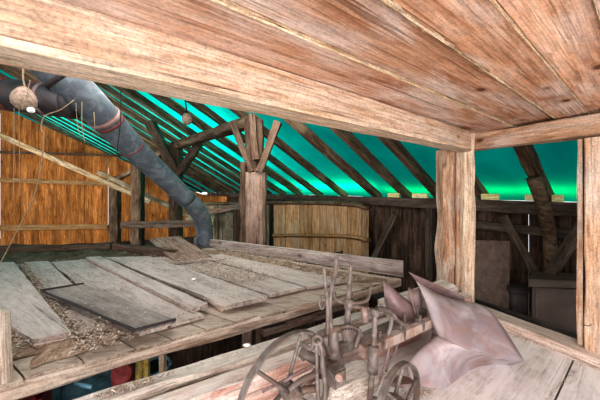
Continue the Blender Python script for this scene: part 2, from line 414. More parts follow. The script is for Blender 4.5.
# rafters
raft_r = [1.6, 1.31, .939, .69, .521, .395, .28, .153]
Ys = [CW/(r+.714) for r in raft_r]
y = Ys[-1]
while y < 30: y += .93 if y < 16 else 1.7; Ys.append(y)
for i, Y in enumerate(Ys):
    far = i >= 8
    dm = 24
    while i < 8 and dm > .6 and (Vector((roof_pt(Y, dm).x, roof_pt(Y, dm).y, 0))-Vector((-15.4, 13.4, 0))).dot(Vector((4.5, -9.4, 0)).normalized()) < .15: dm -= .1
    A = roof_pt(Y, -.25, .02); B = roof_pt(Y, min(dm, 24 if far else (1.2 if i < 1 else 9.0)), .02)
    o = beam('rafter', A, B, rnd(.14, .17), rnd(.15, .18), W['rafter'], seg=.6, jit=.012, up=Vector((0, 0, 1)))
    if far: tag(o, 'dark rafter of the closely spaced row sloping down above the orange boarded gable', 'rafter', 'far rafters under the green tarp')
    else:
        lab = ['hidden rafter foot above the right-hand opening post', 'rafter seen just beside the right-hand opening post', 'thick dark rafter crossing the green tarp inside the right-hand opening',
               'dark rafter ending beside the corner post, behind it', 'dark rafter nearest the corner post in the open barn bay', 'second dark rafter from the corner post towards the round wooden enclosure',
               'heavy dark rafter ending at the right edge of the round wooden enclosure', 'rafter whose foot ends above the middle of the round wooden enclosure'][i]
        tag(o, lab, 'rafter', 'rafters under the green tarp')
# pale roof laths seen between the far rafters
bm = bmesh.new()
for k in range(9):
    d = .5+k*1.1
    pass
bm.free()
for k, (Y, d0, d1) in enumerate([(9.3, 0, 6.5), (10.9, 0, 7.5), (12.0, .2, 8.5), (13.3, 0, 9), (14.8, 0, 9)]):
    A = roof_pt(Y, d0-.1, .09); B = roof_pt(Y+.12, d1, .09)
    tag(beam('roof_lath', A, B, .07, .05, W['lath'], seg=1., jit=.008), 'thin pale lath running down the slope between the far rafters', 'lath', 'pale laths under the tarp')
# ---- back (eaves) wall, dark boards ----
bm = bmesh.new(); L = 15.5; x = 0; T0 = wall_pt(2.6); Ygap = CW/(226/F+.714); slit = False
while x < L:
    w = rnd(.2, .32)
    box = [(x+.006, 0), (x+w-.006, 0)]
    gap = .018 if 0 <= (Ygap-2.6)*1.2287-x < .29 and not slit else .003
    slit = slit or gap > .01
    o_ = rnd(-.008, .008); top = -.20+rnd(-.02, .01)
    vs = []
    for yy in (o_, o_+.03):
        vs.append([bm.verts.new((x+gap, yy, -3.1)), bm.verts.new((x+w-gap*.5, yy, -3.1)), bm.verts.new((x+w-gap*.5, yy, top)), bm.verts.new((x+gap, yy, top))])
    a, b = vs
    bm.faces.new(a); bm.faces.new(b)
    for j in range(4): bm.faces.new((a[j], a[(j+1) % 4], b[(j+1) % 4], b[j]))
    x += w
mww = Matrix((Ed, Nw, Vector((0, 0, 1)))).transposed().to_4x4(); mww.translation = V(CW-.714*2.6, 2.6, 0)
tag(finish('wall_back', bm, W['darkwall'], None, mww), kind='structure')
tag(beam('wall_plate', wall_pt(2.7, -.27)-Nw*.1, wall_pt(17.9, -.27)-Nw*.1, .16, .2, W['darkbeam'], seg=.5, jit=.012), 'long dark wall plate along the top of the boarded wall under the rafters', 'beam')
# blocks between rafter feet, their pale yellow brightened as if sky-lit
for k, (px, w) in enumerate([(396, .30), (422, .34), (466, .2), (492, .26), (531, .1), (559, .12)]):
    r = (px-300)/F; Y = CW/(r+.714)
    p = wall_pt(Y, -.12)-Nw*.08
    tag(beam('eave_block', p-Ed*w/2, p+Ed*w/2, .05, .10, W['block'], jit=.006), ['small pale block on the wall plate beside the second rafter from the corner post', 'small pale block on the wall plate beside the rafter nearest the corner post',
        'small pale block on the wall plate just behind the corner post', 'long pale block on the wall plate at the near side of the right-hand opening', 'short upright pale block beside the thick rafter in the opening, its near side',
        'short pale block between the thick rafter and the right opening post'][k], 'block', 'pale blocks under the tarp edge')
# ---- gable wall, orange boards ----
G0 = Vector((-15.4, 13.4, 0)); G1 = Vector((-6.0, 17.9, 0)); Gd = (G1-G0).normalized(); Gn = Vector((Gd.y, -Gd.x, 0))
def gable_top(p):
    d = (CW-(p.x+.714*p.y))/1.2287
    px = 300+F*p.x/p.y
    return min(EZ+d*PITCH+.12, (190-(107+.435*px))/F*p.y)
xg1, xg2 = [((((q_-300)/F)*G0.y-G0.x)/(Gd.x-((q_-300)/F)*Gd.y)) for q_ in (5, 106)]
bm = bmesh.new(); x = -1.5; L = (G1-G0).length+1.6
while x < L:
    w = rnd(.28, .44); gap = -.004
    if abs((x-xg1)) < .22 or abs(x-xg2) < .22: gap = .022
    o_ = rnd(-.03, .03); vs = []
    zt0 = gable_top(G0+Gd*x); zt1 = gable_top(G0+Gd*(x+w))
    for yy in (o_, o_+.03):
        vs.append([bm.verts.new((x+gap, yy, -3.1)), bm.verts.new((x+w, yy, -3.1)), bm.verts.new((x+w, yy, max(zt1, -.3))), bm.verts.new((x+gap, yy, max(zt0, -.3)))])
    a, b = vs; bm.faces.new(a); bm.faces.new(b)
    for j in range(4): bm.faces.new((a[j], a[(j+1) % 4], b[(j+1) % 4], b[j]))
    x += w
mwg = Matrix((Gd, -Gn, Vector((0, 0, 1)))).transposed().to_4x4(); mwg.translation = V(G0.x, G0.y, 0)
tag(finish('wall_left', bm, W['gable'], None, mwg), kind='structure')
def gp(px, py, off=.1):
    r = (px-300)/F; k = (r*G0.y-G0.x)/(Gd.x-r*Gd.y); p = G0+Gd*k+Gn*off
    return V(p.x, p.y, (190-py)/F*p.y)
tag(beam('wall_rail', gp(-20, 179), gp(108, 184), .1, .24, W['rail'], seg=.6), 'upper horizontal rail nailed across the orange boarded gable', 'rail')
tag(beam('wall_rail', gp(-20, 228), gp(108, 226.5), .1, .30, W['rail'], seg=.6), 'lower horizontal rail nailed across the orange boarded gable', 'rail')
tag(beam('pole', gp(-20, 151, 1.2), gp(140, 156, .6), .1, .13, W['dim'], seg=.6, ch=.3), 'thin dark pole lying level across the upper gable', 'pole')
tag(beam('brace_board', at(-25, 124, 10.2), at(150, 202, 12.0), .1, .2, W['lath'], seg=.5, jit=.015), 'long pale board sloping down across the orange gable', 'board')
tag(beam('brace_board', at(98, 172, 12.3), at(208, 225, 12.8), .08, .2, W['lath'], seg=.5, jit=.015), 'shorter pale board sloping behind the timber posts toward the duct', 'board')
# ground
bm = bmesh.new()
g = 24
for i in range(g):
    for j in range(g):
        pass
bmesh.ops.create_grid(bm, x_segments=30, y_segments=30, size=14)
for v in bm.verts: v.co.z = noise.noise((v.co.x*.7, v.co.y*.7, 0))*.03
o = finish('ground', bm, P_ground, None, Matrix.Translation((-5, 9, 0))); tag(o, kind='structure')

# ---- big tie beam ----
B0 = Vector((-1.08, .94, 0)); B1 = Vector((2.11, 3.33, 0)); Bd = (B1-B0).normalized(); Bn = Vector((-Bd.y, Bd.x, 0))
tb = empty('tie_beam', V(*(B0-Bd*.5+Bn*.14).to_tuple()[:2], .62))
tag(tb, 'huge pale sawn tie beam crossing the top of the picture above the plank platform', 'beam')
for nm, z0, z1, off, th, m_, c_ in (('beam_body', .49, .668, .085, .172, W['beam'], .04), ('lower_edge', .452, .487, .088, .182, W['strip'], .1)):
    a = B0-Bd*.5-Bn*off; b = B1-Bd*.13-Bn*off
    bo = beam(nm, V(a.x, a.y, (z0+z1)/2), V(b.x, b.y, (z0+z1)/2+.012), th, z1-z0, m_, tb, seg=.12, jit=.004, ch=c_)
    LL_ = (b-a).length
    for v in bo.data.vertices:                      # slanting saw cut against the header
        if v.co.x > LL_*.8: v.co.x += (v.co.y)*1.9*(v.co.x/LL_-.8)/.2
# ---- header over the right opening ----
H0 = Vector((2.15, 3.30, 0)); H1 = H0+A_*1.75
tag(beam('header_beam', V(H0.x+.06, H0.y+.08, .605), V(H1.x+.06, H1.y+.08, .575), .2, .2, W['header'], seg=.15, jit=.007, ch=.07), 'orange brown header beam over the opening with the dark bay behind', 'beam')
# ---- corner post (two timbers side by side) ----
cp = empty('corner_post', at(460, 296, 3.35)); tag(cp, 'split weathered corner post where the tie beam meets the header', 'post')
beam('post_core', V(1.935, 3.42, -1.5), V(1.935, 3.44, .53), .2, .21, W['post'], cp, up=Vector((0, 1, 0)), seg=.1, jit=.014, ch=.12, ragged=.02)
beam('post_facing', V(2.055, 3.24, -1.44), V(2.06, 3.25, .69), .13, .17, W['strip'], cp, up=Vector((0, 1, 0)), seg=.12, jit=.01, ch=.1)
beam('post_sliver', V(1.985, 3.27, -1.2), V(1.985, 3.27, .47), .05, .05, W['post'], cp, up=Vector((0, 1, 0)), seg=.08, jit=.012, ch=.2)
# ---- right post ----
rp = empty('opening_post', V(2.75, 2.35, -1.4)); tag(rp, 'broad pale post at the right end of the opening, nail and wire near its foot', 'post')
c_ = H0+A_*1.19
beam('post_body', V(c_.x, c_.y, -1.44), V(c_.x, c_.y, .46), .32, .2, W['header'], rp, up=Nw, seg=.15, jit=.005, ch=.05)
c_ = H0+A_*.99
beam('edge_strip', V(c_.x-.03, c_.y-.03, -1.40), V(c_.x-.03, c_.y-.03, .46), .035, .10, W['post'], rp, up=Nw, seg=.12, jit=.004)
tube('nail', [at(583, 325, 2.28), at(590, 326, 2.23), at(591, 324, 2.22)], .004, M['irond'], rp, n=6, smooth=0)
# ---- sill of the opening ----
S0 = at(462, 303, 3.3); S1 = at(640, 366, 2.05)
tag(beam('sill_timber', V(S0.x, S0.y+.03, -1.475), V(S1.x, S1.y+.03, -1.475), .26, .13, W['sill'], seg=.12, jit=.008, ch=.1), 'pinkish sill timber along the foot of the right-hand opening', 'sill')
tag(beam('dark_rail', at(474, 301, 3.5), at(585, 338, 2.66), .05, .055, M['plastic'], jit=.002), 'thin black rail lying along the back of the opening sill', 'rail')

# =====================================================================
#  BAY BEHIND THE OPENING
# =====================================================================
bm = bmesh.new()
q = [V(1.2, 6.2, -2.2), V(3.95, 3.45, -2.2), V(3.6, 2.0, -2.2), V(2.4, 3.6, -2.2)]
slab_bm(bm, q, .06, sub=8, nrm=Vector((0, 0, 1)))
tag(finish('floor_bay', bm, P_ground), kind='structure')
def bay(px, py, Y): return at(px, py, Y)
tag(slab('plywood_sheet', [bay(474, 240, 4.1), bay(510, 241, 4.0), bay(509, 318, 3.85), bay(474, 318, 3.95)], .03, W['ply'], nrm=Vector((0, -1, 0))), 'dark brown plywood sheet leaning upright beside the corner post', 'sheet')
crate = empty('storage_crate', bay(553, 330, 3.4)); tag(crate, 'dark lidded storage crate standing in the bay behind the opening', 'crate')
def quadbox(name, q, depth, mat, parent):
    # q: front face tl,tr,br,bl
    n = (q[1]-q[0]).cross(q[3]-q[0]).normalized()
    if n.y < 0: n = -n
    bm = bmesh.new(); f = [bm.verts.new(p-q[0]) for p in q]; b = [bm.verts.new(p-q[0]+n*depth) for p in q]
    bm.faces.new(f); bm.faces.new(b)
    for j in range(4): bm.faces.new((f[j], f[(j+1) % 4], b[(j+1) % 4], b[j]))
    bmesh.ops.recalc_face_normals(bm, faces=bm.faces)
    bmesh.ops.bevel(bm, geom=bm.edges[:], offset=.008, segments=2, affect='EDGES')
    return finish(name, bm, mat, parent, Matrix.Translation(q[0]))
quadbox('body', [bay(532, 287, 3.5), bay(590, 290, 3.15), bay(590, 344, 3.12), bay(532, 334, 3.48)], .4, M['crate'], crate)
quadbox('lid', [bay(529, 279, 3.5), bay(593, 282, 3.10), bay(593, 289, 3.10), bay(529, 287, 3.5)], .45, M['crate'], crate)
quadbox('front_rib', [bay(535, 289, 3.47), bay(541, 289, 3.45), bay(541, 330, 3.43), bay(535, 329, 3.45)], .03, M['crate'], crate)
small = empty('small_bin', bay(522, 320, 3.8)); tag(small, 'small black bin with a pale mark between the plywood sheet and the crate', 'bin')
quadbox('body', [bay(512, 292, 3.8), bay(529, 292, 3.75), bay(528, 320, 3.75), bay(514, 320, 3.8)], .25, M['plastic'], small)
quadbox('rim', [bay(511, 288, 3.8), bay(530, 288, 3.75), bay(530, 293, 3.75), bay(511, 293, 3.8)], .27, M['plastic'], small)
tag(slab('dark_board', [bay(538, 236, 4.2), bay(549, 236, 4.15), bay(549, 290, 4.1), bay(538, 290, 4.15)], .03, W['ply'], nrm=Vector((0, -1, 0))), 'narrow dark board standing upright behind the crate', 'board')
tag(beam('diagonal_brace', bay(503, 216, 4.15), bay(536, 275, 3.9), .08, .12, W['darkbeam'], seg=.12), 'dark brace sloping down to the crate from above the plywood sheet', 'brace')
tag(beam('diagonal_brace', bay(592, 212, 3.2), bay(543, 284, 3.75), .08, .12, W['darkbeam'], seg=.12), 'dark brace rising from behind the crate to the right opening post', 'brace')
tag(tube('crooked_strut', [bay(533, 178, 3.55), bay(541, 200, 3.6), bay(547, 222, 3.68), bay(550, 245, 3.75), bay(550, 300, 3.8)], [.085, .08, .085, .08, .08], W['rafter'], n=7), 'crooked dark strut bending down from the thick rafter inside the opening', 'strut')
tag(beam('back_rail', wall_pt(3.0, -.62)-Nw*.12, wall_pt(4.9, -.62)-Nw*.12, .08, .14, W['darkbeam'], seg=.3), 'dark rail on the back wall behind the diagonal braces', 'rail')
for k, (px, lab) in enumerate([(366, 'dark upright stud at the edge of the round wooden enclosure'), (433, 'dark upright stud on the back wall just left of the corner post')]):
    r = (px-300)/F; Y = CW/(r+.714)
    tag(beam('wall_stud', wall_pt(Y, -3.0)-Nw*.1, wall_pt(Y, -.36)-Nw*.1, .16, .14, W['darkbeam'], up=Ed, seg=.4), lab, 'stud', 'studs of the dark wall')
tag(beam('diagonal_brace', bay(395, 214, 5.9), bay(374, 258, 6.2), .08, .14, W['darkbeam'], seg=.2), 'thin dark brace on the back wall beside the round wooden enclosure', 'brace')

# =====================================================================
#  PLANK PLATFORM (hay floor)
# =====================================================================
PZ = -1.15
E0 = onz(-60, 395.5, PZ); E1 = onz(401, 276.5, PZ)                # front edge ends
K0 = onz(205, 245.5, PZ)                                          # far end of the curb
Ld = (onz(0, 248, PZ)-K0).normalized(); K1 = K0+Ld*7.0
bm = bmesh.new()
# deck boards between front edge and far boundary, cut from the front edge backwards
Cd = (K0-E1).normalized()                                          # board direction
ed = (E0-E1); el = ed.length; ed.normalize()
x = 0.0
mwd = Matrix.Translation(E1)
while x < el:
    w = min(rnd(.22, .34), el-x)
    p0 = ed*(x+.008); p1 = ed*(x+w-.004)
    # length until far boundary or limit
    Lb = (K0-E1).length+min(4.2, x*1.1)
    dz = rnd(-.012, 0)-.02
    e_ = rnd(-.02, .02)
    q = [p0+Cd*Lb, p1+Cd*Lb, p1-Cd*e_, p0-Cd*e_]
    q = [Vector((v.x, v.y, dz)) for v in q]
    slab_bm(bm, q, .03, sub=18, nrm=Vector((0, 0, 1)))
    x += w
for v in bm.verts: v.co.z += noise.noise((v.co.x*2, v.co.y*2, 4))*.008
tag(finish('floor_platform', bm, W['deck'], None, mwd), kind='structure')
# dark joists under the deck
epf = E0+(E1-E0)*0
off = Vector((-ed.y, ed.x, 0)); off = off if off.y > 0 else -off
eb = beam('edge_beam', E0+off*.05+Vector((0, 0, -.092)), E1+off*.05+Vector((0, 0, -.085)), .12, .1, W['edge'], seg=.1, jit=.008, ch=.14)
tag(eb, 'worn pale beam along the front edge of the plank platform', 'beam')
tag(beam('platform_joist', E0+off*1.3+Vector((0, 0, -.13)), E1+off*.9+Cd*.6+Vector((0, 0, -.13)), .16, .14, W['dim'], seg=.4), 'dark joist under the plank platform, set back from its front edge', 'joist')
# curb board
ka = onz(403, 276, PZ-.01)
cb = slab('curb_board', [K0+Vector((0, 0, .13))+Cd*.35, K0+Vector((0, 0, -.02))+Cd*.35, ka+Vector((0, 0, -.02)), ka+Vector((0, 0, .19))], .06, W['plank'], nrm=Vector((-.5, -.8, 0)))
tag(cb, 'long grey board standing on edge along the far side of the platform', 'board')
# loose planks
LZ = PZ+.02
def lp(px, py, dz=.0): return onz(px, py, LZ+dz)
planks = [
 ('plank', .035, [(-80, 262), (14, 262), (71, 332), (32, 339)], 'broad grey plank nearest the left corner of the platform, lying on another board', W['plank'], .03),
 ('plank', .03, [(-75, 263), (10, 263), (77, 337), (34, 346)], 'reddish board lying under the plank at the left corner of the platform', W['plankred'], -.005),
 ('plank', .03, [(24, 262), (48, 261), (118, 326), (80, 332)], 'grey plank beside a strip of straw, partly under the dark panel', W['plank'], .0),
 ('plank', .035, [(50, 262), (85, 259), (204, 315), (140, 332)], 'very broad grey plank reaching under the dark panel to the front edge', W['plank'], .0),
 ('plank', .035, [(86, 257), (100, 256), (207, 303), (192, 309)], 'narrow raised plank in the middle of the platform', W['plank'], .045),
 ('plank', .045, [(104, 257), (150, 256), (268, 296), (226, 305)], 'thick broad plank with a reddish sawn end near the middle of the platform', W['plank'], .04),
 ('plank', .03, [(154, 257), (192, 256), (305, 287), (270, 295)], 'grey plank strewn with straw below the broken boards', W['plank'], .0),
 ('plank', .03, [(196, 256), (222, 254), (346, 280), (309, 287)], 'dusty plank near the edge board, farthest right of the loose planks', W['plank'], .0),
 ('plank', .03, [(170, 272), (182, 270), (246, 301), (222, 309)], 'short grey plank end lying low between the two thick planks', W['plankred'], -.012),
]
for nm, th, q, lab, mt, dz in planks:
    tag(slab(nm, [lp(*p, dz) for p in q], th, mt, jit=.008), lab, 'plank', 'loose planks on the platform')
dp = empty('framed_sheet', lp(110, 305)); tag(dp, 'dark thin framed panel lying flat across the grey planks', 'panel')
q = [lp(41, 291, .055), lp(84, 284, .055), lp(176, 320, .055), lp(134, 331, .055)]
slab('sheet_face', q, .02, W['panel'], dp, jit=.003)
for a, b in ((0, 3), (0, 1), (3, 2)):
    d = Vector((0, 0, .006)); beam('raised_edge', q[a]+d, q[b]+d, .014, .02, M['seam'], dp, seg=.2, jit=.003)
tag(slab('upright_board', [at(-30, 300, 1.75), at(4, 312, 1.72), at(6, 384, 1.56), at(-30, 388, 1.56)], .04, W['edge'], nrm=Vector((0, -1, 0))), 'pale board end at the extreme left of the platform front', 'board')
# broken boards
tag(slab('broken_board', [at(149, 239, 4.95), at(180, 236.5, 5.1), at(214, 258, 4.25), at(177, 262.5, 4.1)], .035, W['mid'], jit=.02), 'broken brown board tilted on top of the heap near the duct', 'board', 'broken boards on the platform')
tag(slab('broken_board', [at(137, 254, 4.75), at(151, 247, 5.0), at(185, 259, 4.3), at(150, 257, 4.4)], .03, W['plank'], jit=.03), 'small splintered grey board under the tilted brown one', 'board', 'broken boards on the platform')
tag(beam('stick', onz(170, 264, PZ+.05), onz(226, 257.5, PZ+.05), .04, .03, W['plank'], jit=.01), 'thin stick lying beside the broken boards', 'stick')
tag(beam('dark_timber', onz(115, 247, PZ+.1), onz(176, 254, PZ+.06), .12, .14, W['dim'], jit=.02), 'short dark timber lying behind the broken boards', 'timber')
tag(beam('dark_timber', onz(-20, 251, PZ+.08), onz(112, 246, PZ+.08), .14, .12, W['dim'], jit=.02, seg=.3), 'long dark timber along the far edge of the platform by the gable', 'timber')
# dark dusty hay strip at the far end
bm = bmesh.new(); nx, nyy = 60, 12
for i in range(nx+1):
    pass
def patch(name, mat, corners, nx, ny, h, sd, fall=.15, lab=None, cat=None):
    bm = bmesh.new(); g = []
    o = corners[0]
    for i in range(nx+1):
        r = []
        for j in range(ny+1):
            s, t = i/nx, j/ny
            p = corners[0].lerp(corners[1], s).lerp(corners[3].lerp(corners[2], s), t)-o
            e = min(s, 1-s, t, 1-t); k = min(1, e/fall)
            z = h*k*(.55+.9*noise.fractal(Vector((p.x*3.5+sd, p.y*3.5, 0)), 1, 2, 4)) - .012*(1-k)
            jj = noise.noise_vector(Vector((p.x*5+sd, p.y*5, 3)))*.05
            r.append(bm.verts.new(p+Vector((jj.x, jj.y, z))))
        g.append(r)
    for i in range(nx):
        for j in range(ny): bm.faces.new((g[i][j], g[i][j+1], g[i+1][j+1], g[i+1][j]))
    ob = finish(name, bm, mat, None, Matrix.Translation(o), smooth=True); tag(ob, lab, cat, kind='stuff'); return ob
patch('hay_dust', P_darklitter, [onz(-60, 247, PZ), onz(205, 246, PZ), onz(190, 257, PZ), onz(-60, 266, PZ)], 90, 22, .07, 3, .12, 'dark dusty hay along the far end of the platform', 'hay')
patch('chaff', P_litter, [lp(-60, 274, -.02), lp(2, 283, -.02), lp(36, 352, -.02), lp(-10, 366, -.02)], 26, 50, .035, 9, .2, 'clumped chaff at the left corner of the platform', 'chaff')
patch('chaff', P_litter, [lp(16, 266, -.02), lp(26, 266, -.02), lp(92, 336, -.02), lp(72, 344, -.02)], 14, 60, .03, 19, .3, 'strip of chaff between the two leftmost grey planks', 'chaff')
patch('chaff', P_litter, [lp(34, 347, -.02), lp(72, 338, -.02), lp(138, 331, -.02), lp(30, 366, -.02)], 30, 20, .03, 29, .25, 'chaff on the deck in front of the dark panel', 'chaff')
patch('chaff', P_litter, [onz(196, 250, PZ), onz(218, 249, PZ), onz(388, 279, PZ), onz(352, 282, PZ)], 20, 80, .04, 39, .25, 'chaff heaped along the foot of the edge board', 'chaff')
# scattered straws and chips
def scatter(name, regions, lab, cat):
    bm = bmesh.new(); o = regions[0][0][0].copy()
    for q, n, size in regions:
        for _ in range(n):
            s, t = random.random(), random.random()
            if random.random() < .5: s = .5+.5*(s-.5)
            p = q[0].lerp(q[1], s).lerp(q[3].lerp(q[2], s), t)-o
            L = size*rnd(.25, 1.3)*.55; a = rnd(0, math.pi*2); w = rnd(.0015, .0045)
            d = Vector((math.cos(a), math.sin(a), rnd(-.25, .35)))*L/2; sd_ = Vector((-math.sin(a), math.cos(a), rnd(-.5, .5))).normalized()*w
            z = Vector((0, 0, rnd(.002, .022)+L*.1)); b = Vector((rnd(-1, 1), rnd(-1, 1), rnd(0, 1)))*L*.18
            v = [bm.verts.new(p-d-sd_+z), bm.verts.new(p-d+sd_+z), bm.verts.new(p+b+sd_+z), bm.verts.new(p+b-sd_+z), bm.verts.new(p+d+sd_+z), bm.verts.new(p+d-sd_+z)]
            bm.faces.new((v[0], v[1], v[2], v[3])); bm.faces.new((v[3], v[2], v[4], v[5]))
    ob = finish(name, bm, P_straw, None, Matrix.Translation(o)); tag(ob, lab, cat, kind='stuff'); return ob
Q = lambda *p: [lp(a, b, .0) for a, b in p]
QH = lambda *p: [lp(a, b, .036) for a, b in p]
scatter('straw', [
 (Q((-40, 268), (4, 276), (36, 350), (0, 366)), 1900, .05),
 (Q((14, 264), (30, 264), (96, 336), (70, 344)), 1700, .05),
 (Q((84, 318), (140, 330), (134, 340), (40, 366)), 1300, .05),
 (Q((100, 258), (200, 252), (300, 290), (150, 330)), 1200, .06),
 (Q((150, 262), (215, 252), (300, 275), (210, 290)), 1900, .07),
 (Q((205, 250), (230, 248), (392, 278), (330, 284)), 3200, .06),
 (QH((0, 262), (130, 258), (200, 316), (60, 330)), 1500, .035),
 (QH((100, 258), (190, 256), (300, 288), (200, 306)), 1500, .035),
 (QH((150, 258), (220, 254), (310, 280), (200, 280)), 1300, .05),
 (QH((50, 292), (84, 286), (172, 320), (134, 328)), 300, .025),
], 'loose straw and chips scattered over the plank platform', 'straw')
# white pebble chips
for k, (px, py, lab) in enumerate([(194, 279, 'tiny white chip lying on the thick plank')]):
    bm = bmesh.new(); bmesh.ops.create_icosphere(bm, subdivisions=2, radius=.02)
    for v in bm.verts: v.co = Vector((v.co.x*1.6, v.co.y, v.co.z*.5))+noise.noise_vector(v.co*60)*.004
    tag(finish('stone_chip', bm, P_pebble, None, Matrix.Translation(lp(px, py, .05)), smooth=True), lab, 'chip')
bm = bmesh.new(); bmesh.ops.create_icosphere(bm, subdivisions=2, radius=.02)
for v in bm.verts: v.co = Vector((v.co.x*1.6, v.co.y, v.co.z*.5))+noise.noise_vector(v.co*60)*.004
tag(finish('stone_chip', bm, P_pebble, None, Matrix.Translation(onz(247, 345, -1.195)), smooth=True), 'cream chip lying on the grey sill timber behind the plough wheel', 'chip')

# =====================================================================
#  SILL TIMBERS UNDER THE TIE BEAM
# =====================================================================
TZ = -1.21
T0_ = onz(44, 407, TZ); T1_ = onz(452, 283, TZ)
td = (T1_-T0_).normalized(); tn = Vector((td.y, -td.x, 0))      # towards the viewer
tag(beam('sill_timber', T0_+tn*.07+Vector((0, 0, -.1)), T1_+tn*.07+Vector((0, 0, -.1)), .14, .2, W['timbergrey'], seg=.08, jit=.010, ch=.1), 'grey cracked top timber of the sill between the platform and the plough', 'timber')
st = empty('facing_timber', T0_+tn*.2+Vector((0, 0, -.3))); tag(st, 'pale reddish timber along the foot of the opening behind the plough wheel', 'timber')
beam('timber_body', T0_+tn*.237+Vector((0, 0, -.162)), T1_-td*.1+tn*.232+Vector((0, 0, -.162)), .13, .25, W['timber'], st, seg=.12, jit=.006, ch=.06)
beam('top_split', T0_+tn*.16+Vector((0, 0, -.06)), T1_-td*.3+tn*.155+Vector((0, 0, -.06)), .03, .03, W['timbergrey'], st, seg=.06, jit=.008, ch=.2)
tag(beam('timber_end', at(384, 312, 2.62), at(449, 288.5, 2.93), .2, .16, W['endblock'], seg=.05, jit=.016, ch=.15), 'pale splintered timber end lying against the foot of the corner post', 'timber')
scatter('straw_on_timber', [([onz(90, 400, TZ+.01), onz(130, 386, TZ+.01), onz(190, 368, TZ+.01), onz(100, 404, TZ+.01)], 260, .05), ([onz(200, 363, TZ+.01), onz(420, 294, TZ+.01), onz(420, 296, TZ+.01), onz(200, 367, TZ+.01)], 130, .05)], 'small heap of straw on the grey sill timber', 'straw')
scatter('floor_chips', [([onz(487, 322, FZ), onz(600, 361, FZ), onz(596, 366, FZ), onz(484, 328, FZ)], 420, .02), ([onz(400, 392, FZ), onz(440, 392, FZ), onz(430, 399, FZ), onz(395, 399, FZ)], 120, .04), ([onz(584, 362, FZ), onz(588, 362, FZ), onz(550, 399, FZ), onz(544, 399, FZ)], 200, .012)], 'dirt and chips along the sill and floor seam', 'debris')

# =====================================================================
#  POSTS, PURLIN, BRACES OF THE BARN
# =====================================================================
RP = [Vector((-.9, 5.3, 0))]
step = Vector((-3.0, 2.9, 0))
for k in (1, 2, 3): RP.append(RP[0]+step*k)
ZP = 1.43
mp = empty('barn_post', V(RP[0].x, RP[0].y, -3.1)); tag(mp, 'thick post with a forked dark top standing behind the edge board', 'post')
beam('post_shaft', V(-.9, 5.3, -3.1), V(-.9, 5.3, .35), .42, .36, W['mid'], mp, up=Vector((0, 1, 0)), seg=.2, jit=.015, ch=.15)
beam('post_head', V(-.93, 5.33, .1), V(-.93, 5.33, ZP), .34, .32, W['dim'], mp, up=Vector((0, 1, 0)), seg=.2, jit=.02, ch=.2)
beam('side_plank', V(-1.13, 5.2, -1.3), V(-1.13, 5.2, .55), .1, .16, W['dim'], mp, up=Vector((0, 1, 0)), seg=.2, jit=.015, ch=.15)
beam('brace', at(252, 172, 5.15), at(232, 122, 5.3), .11, .12, W['dim'], mp, up=Vector((0, 1, 0)), jit=.015)
beam('brace', at(259, 172, 5.1), at(278, 122, 5.1), .13, .13, W['dim'], mp, up=Vector((0, 1, 0)), jit=.015)
beam('brace', at(256, 160, 5.05), at(252, 115, 5.1), .12, .14, W['dim'], mp, up=Vector((0, 1, 0)), jit=.015)
labs = ['square dark post standing behind the bend of the duct', 'dark post with a pale rail across it, between the duct and the gable', 'weathered post nearest the orange gable boards']
for k, (p, w) in enumerate(zip(RP[1:], (.34, .42, .42))):
    zt = ZP if k < 1 else ZP-.35*k
    tag(beam('barn_post', V(p.x, p.y, -3.1), V(p.x, p.y, zt), w, w, W['dim'], up=Vector((0, 1, 0)), seg=.3, jit=.02, ch=.12), labs[k], 'post', 'row of barn posts')
a = RP[0]; b = RP[3]
tag(beam('purlin', V(a.x-.02, a.y-.0, ZP-.02), V(RP[1].x-.1, RP[1].y+.1, ZP-.04), .24, .24, W['rafter'], seg=.4, jit=.02, ch=.15), 'heavy dark purlin running from the forked post to the post behind the duct', 'purlin')
tag(beam('purlin', V(RP[1].x-.2, RP[1].y+.2, ZP-.05), V(b.x, b.y, .5), .2, .2, W['rafter'], seg=.4, jit=.02, ch=.15), 'dark purlin continuing behind the duct toward the gable', 'purlin')
tag(beam('post_brace', at(176, 172, 8.0), at(150, 122, 8.0), .26, .22, W['dim'], up=Vector((0, 1, 0)), jit=.02), 'long dark brace leaning left from the post behind the duct', 'brace', 'braces of the post behind the duct')
tag(beam('post_brace', at(178, 175, 8.0), at(200, 143, 7.9), .2, .2, W['dim'], up=Vector((0, 1, 0)), jit=.02), 'short dark brace leaning right from the post behind the duct', 'brace', 'braces of the post behind the duct')
tag(beam('cross_rail', at(121, 225, 7.6), at(196, 223.5, 8.0), .1, .20, W['mid'], seg=.3, jit=.012), 'pale level rail fixed across the two posts left of the duct', 'rail')
tag(beam('pale_rail', at(186, 222, 9.5), at(214, 222, 9.5), .1, .3, W['batten'], seg=.3, jit=.012), 'short pale board seen behind the bend of the duct', 'board')

# ---- round boarded enclosure ----
vt = empty('board_enclosure', at(290, 300, 8)); tag(vt, 'round tan enclosure of upright boards behind the forked post', 'enclosure')
arc = []
pts = [at(204, 203, 10.4), at(232, 202.5, 9.7), at(265, 202, 8.9), at(300, 201.5, 8.1), at(335, 202, 7.1), at(356, 203.5, 6.5), at(366, 206, 6.3), at(370, 206, 6.55)]
P = smooth_path(pts, 24)
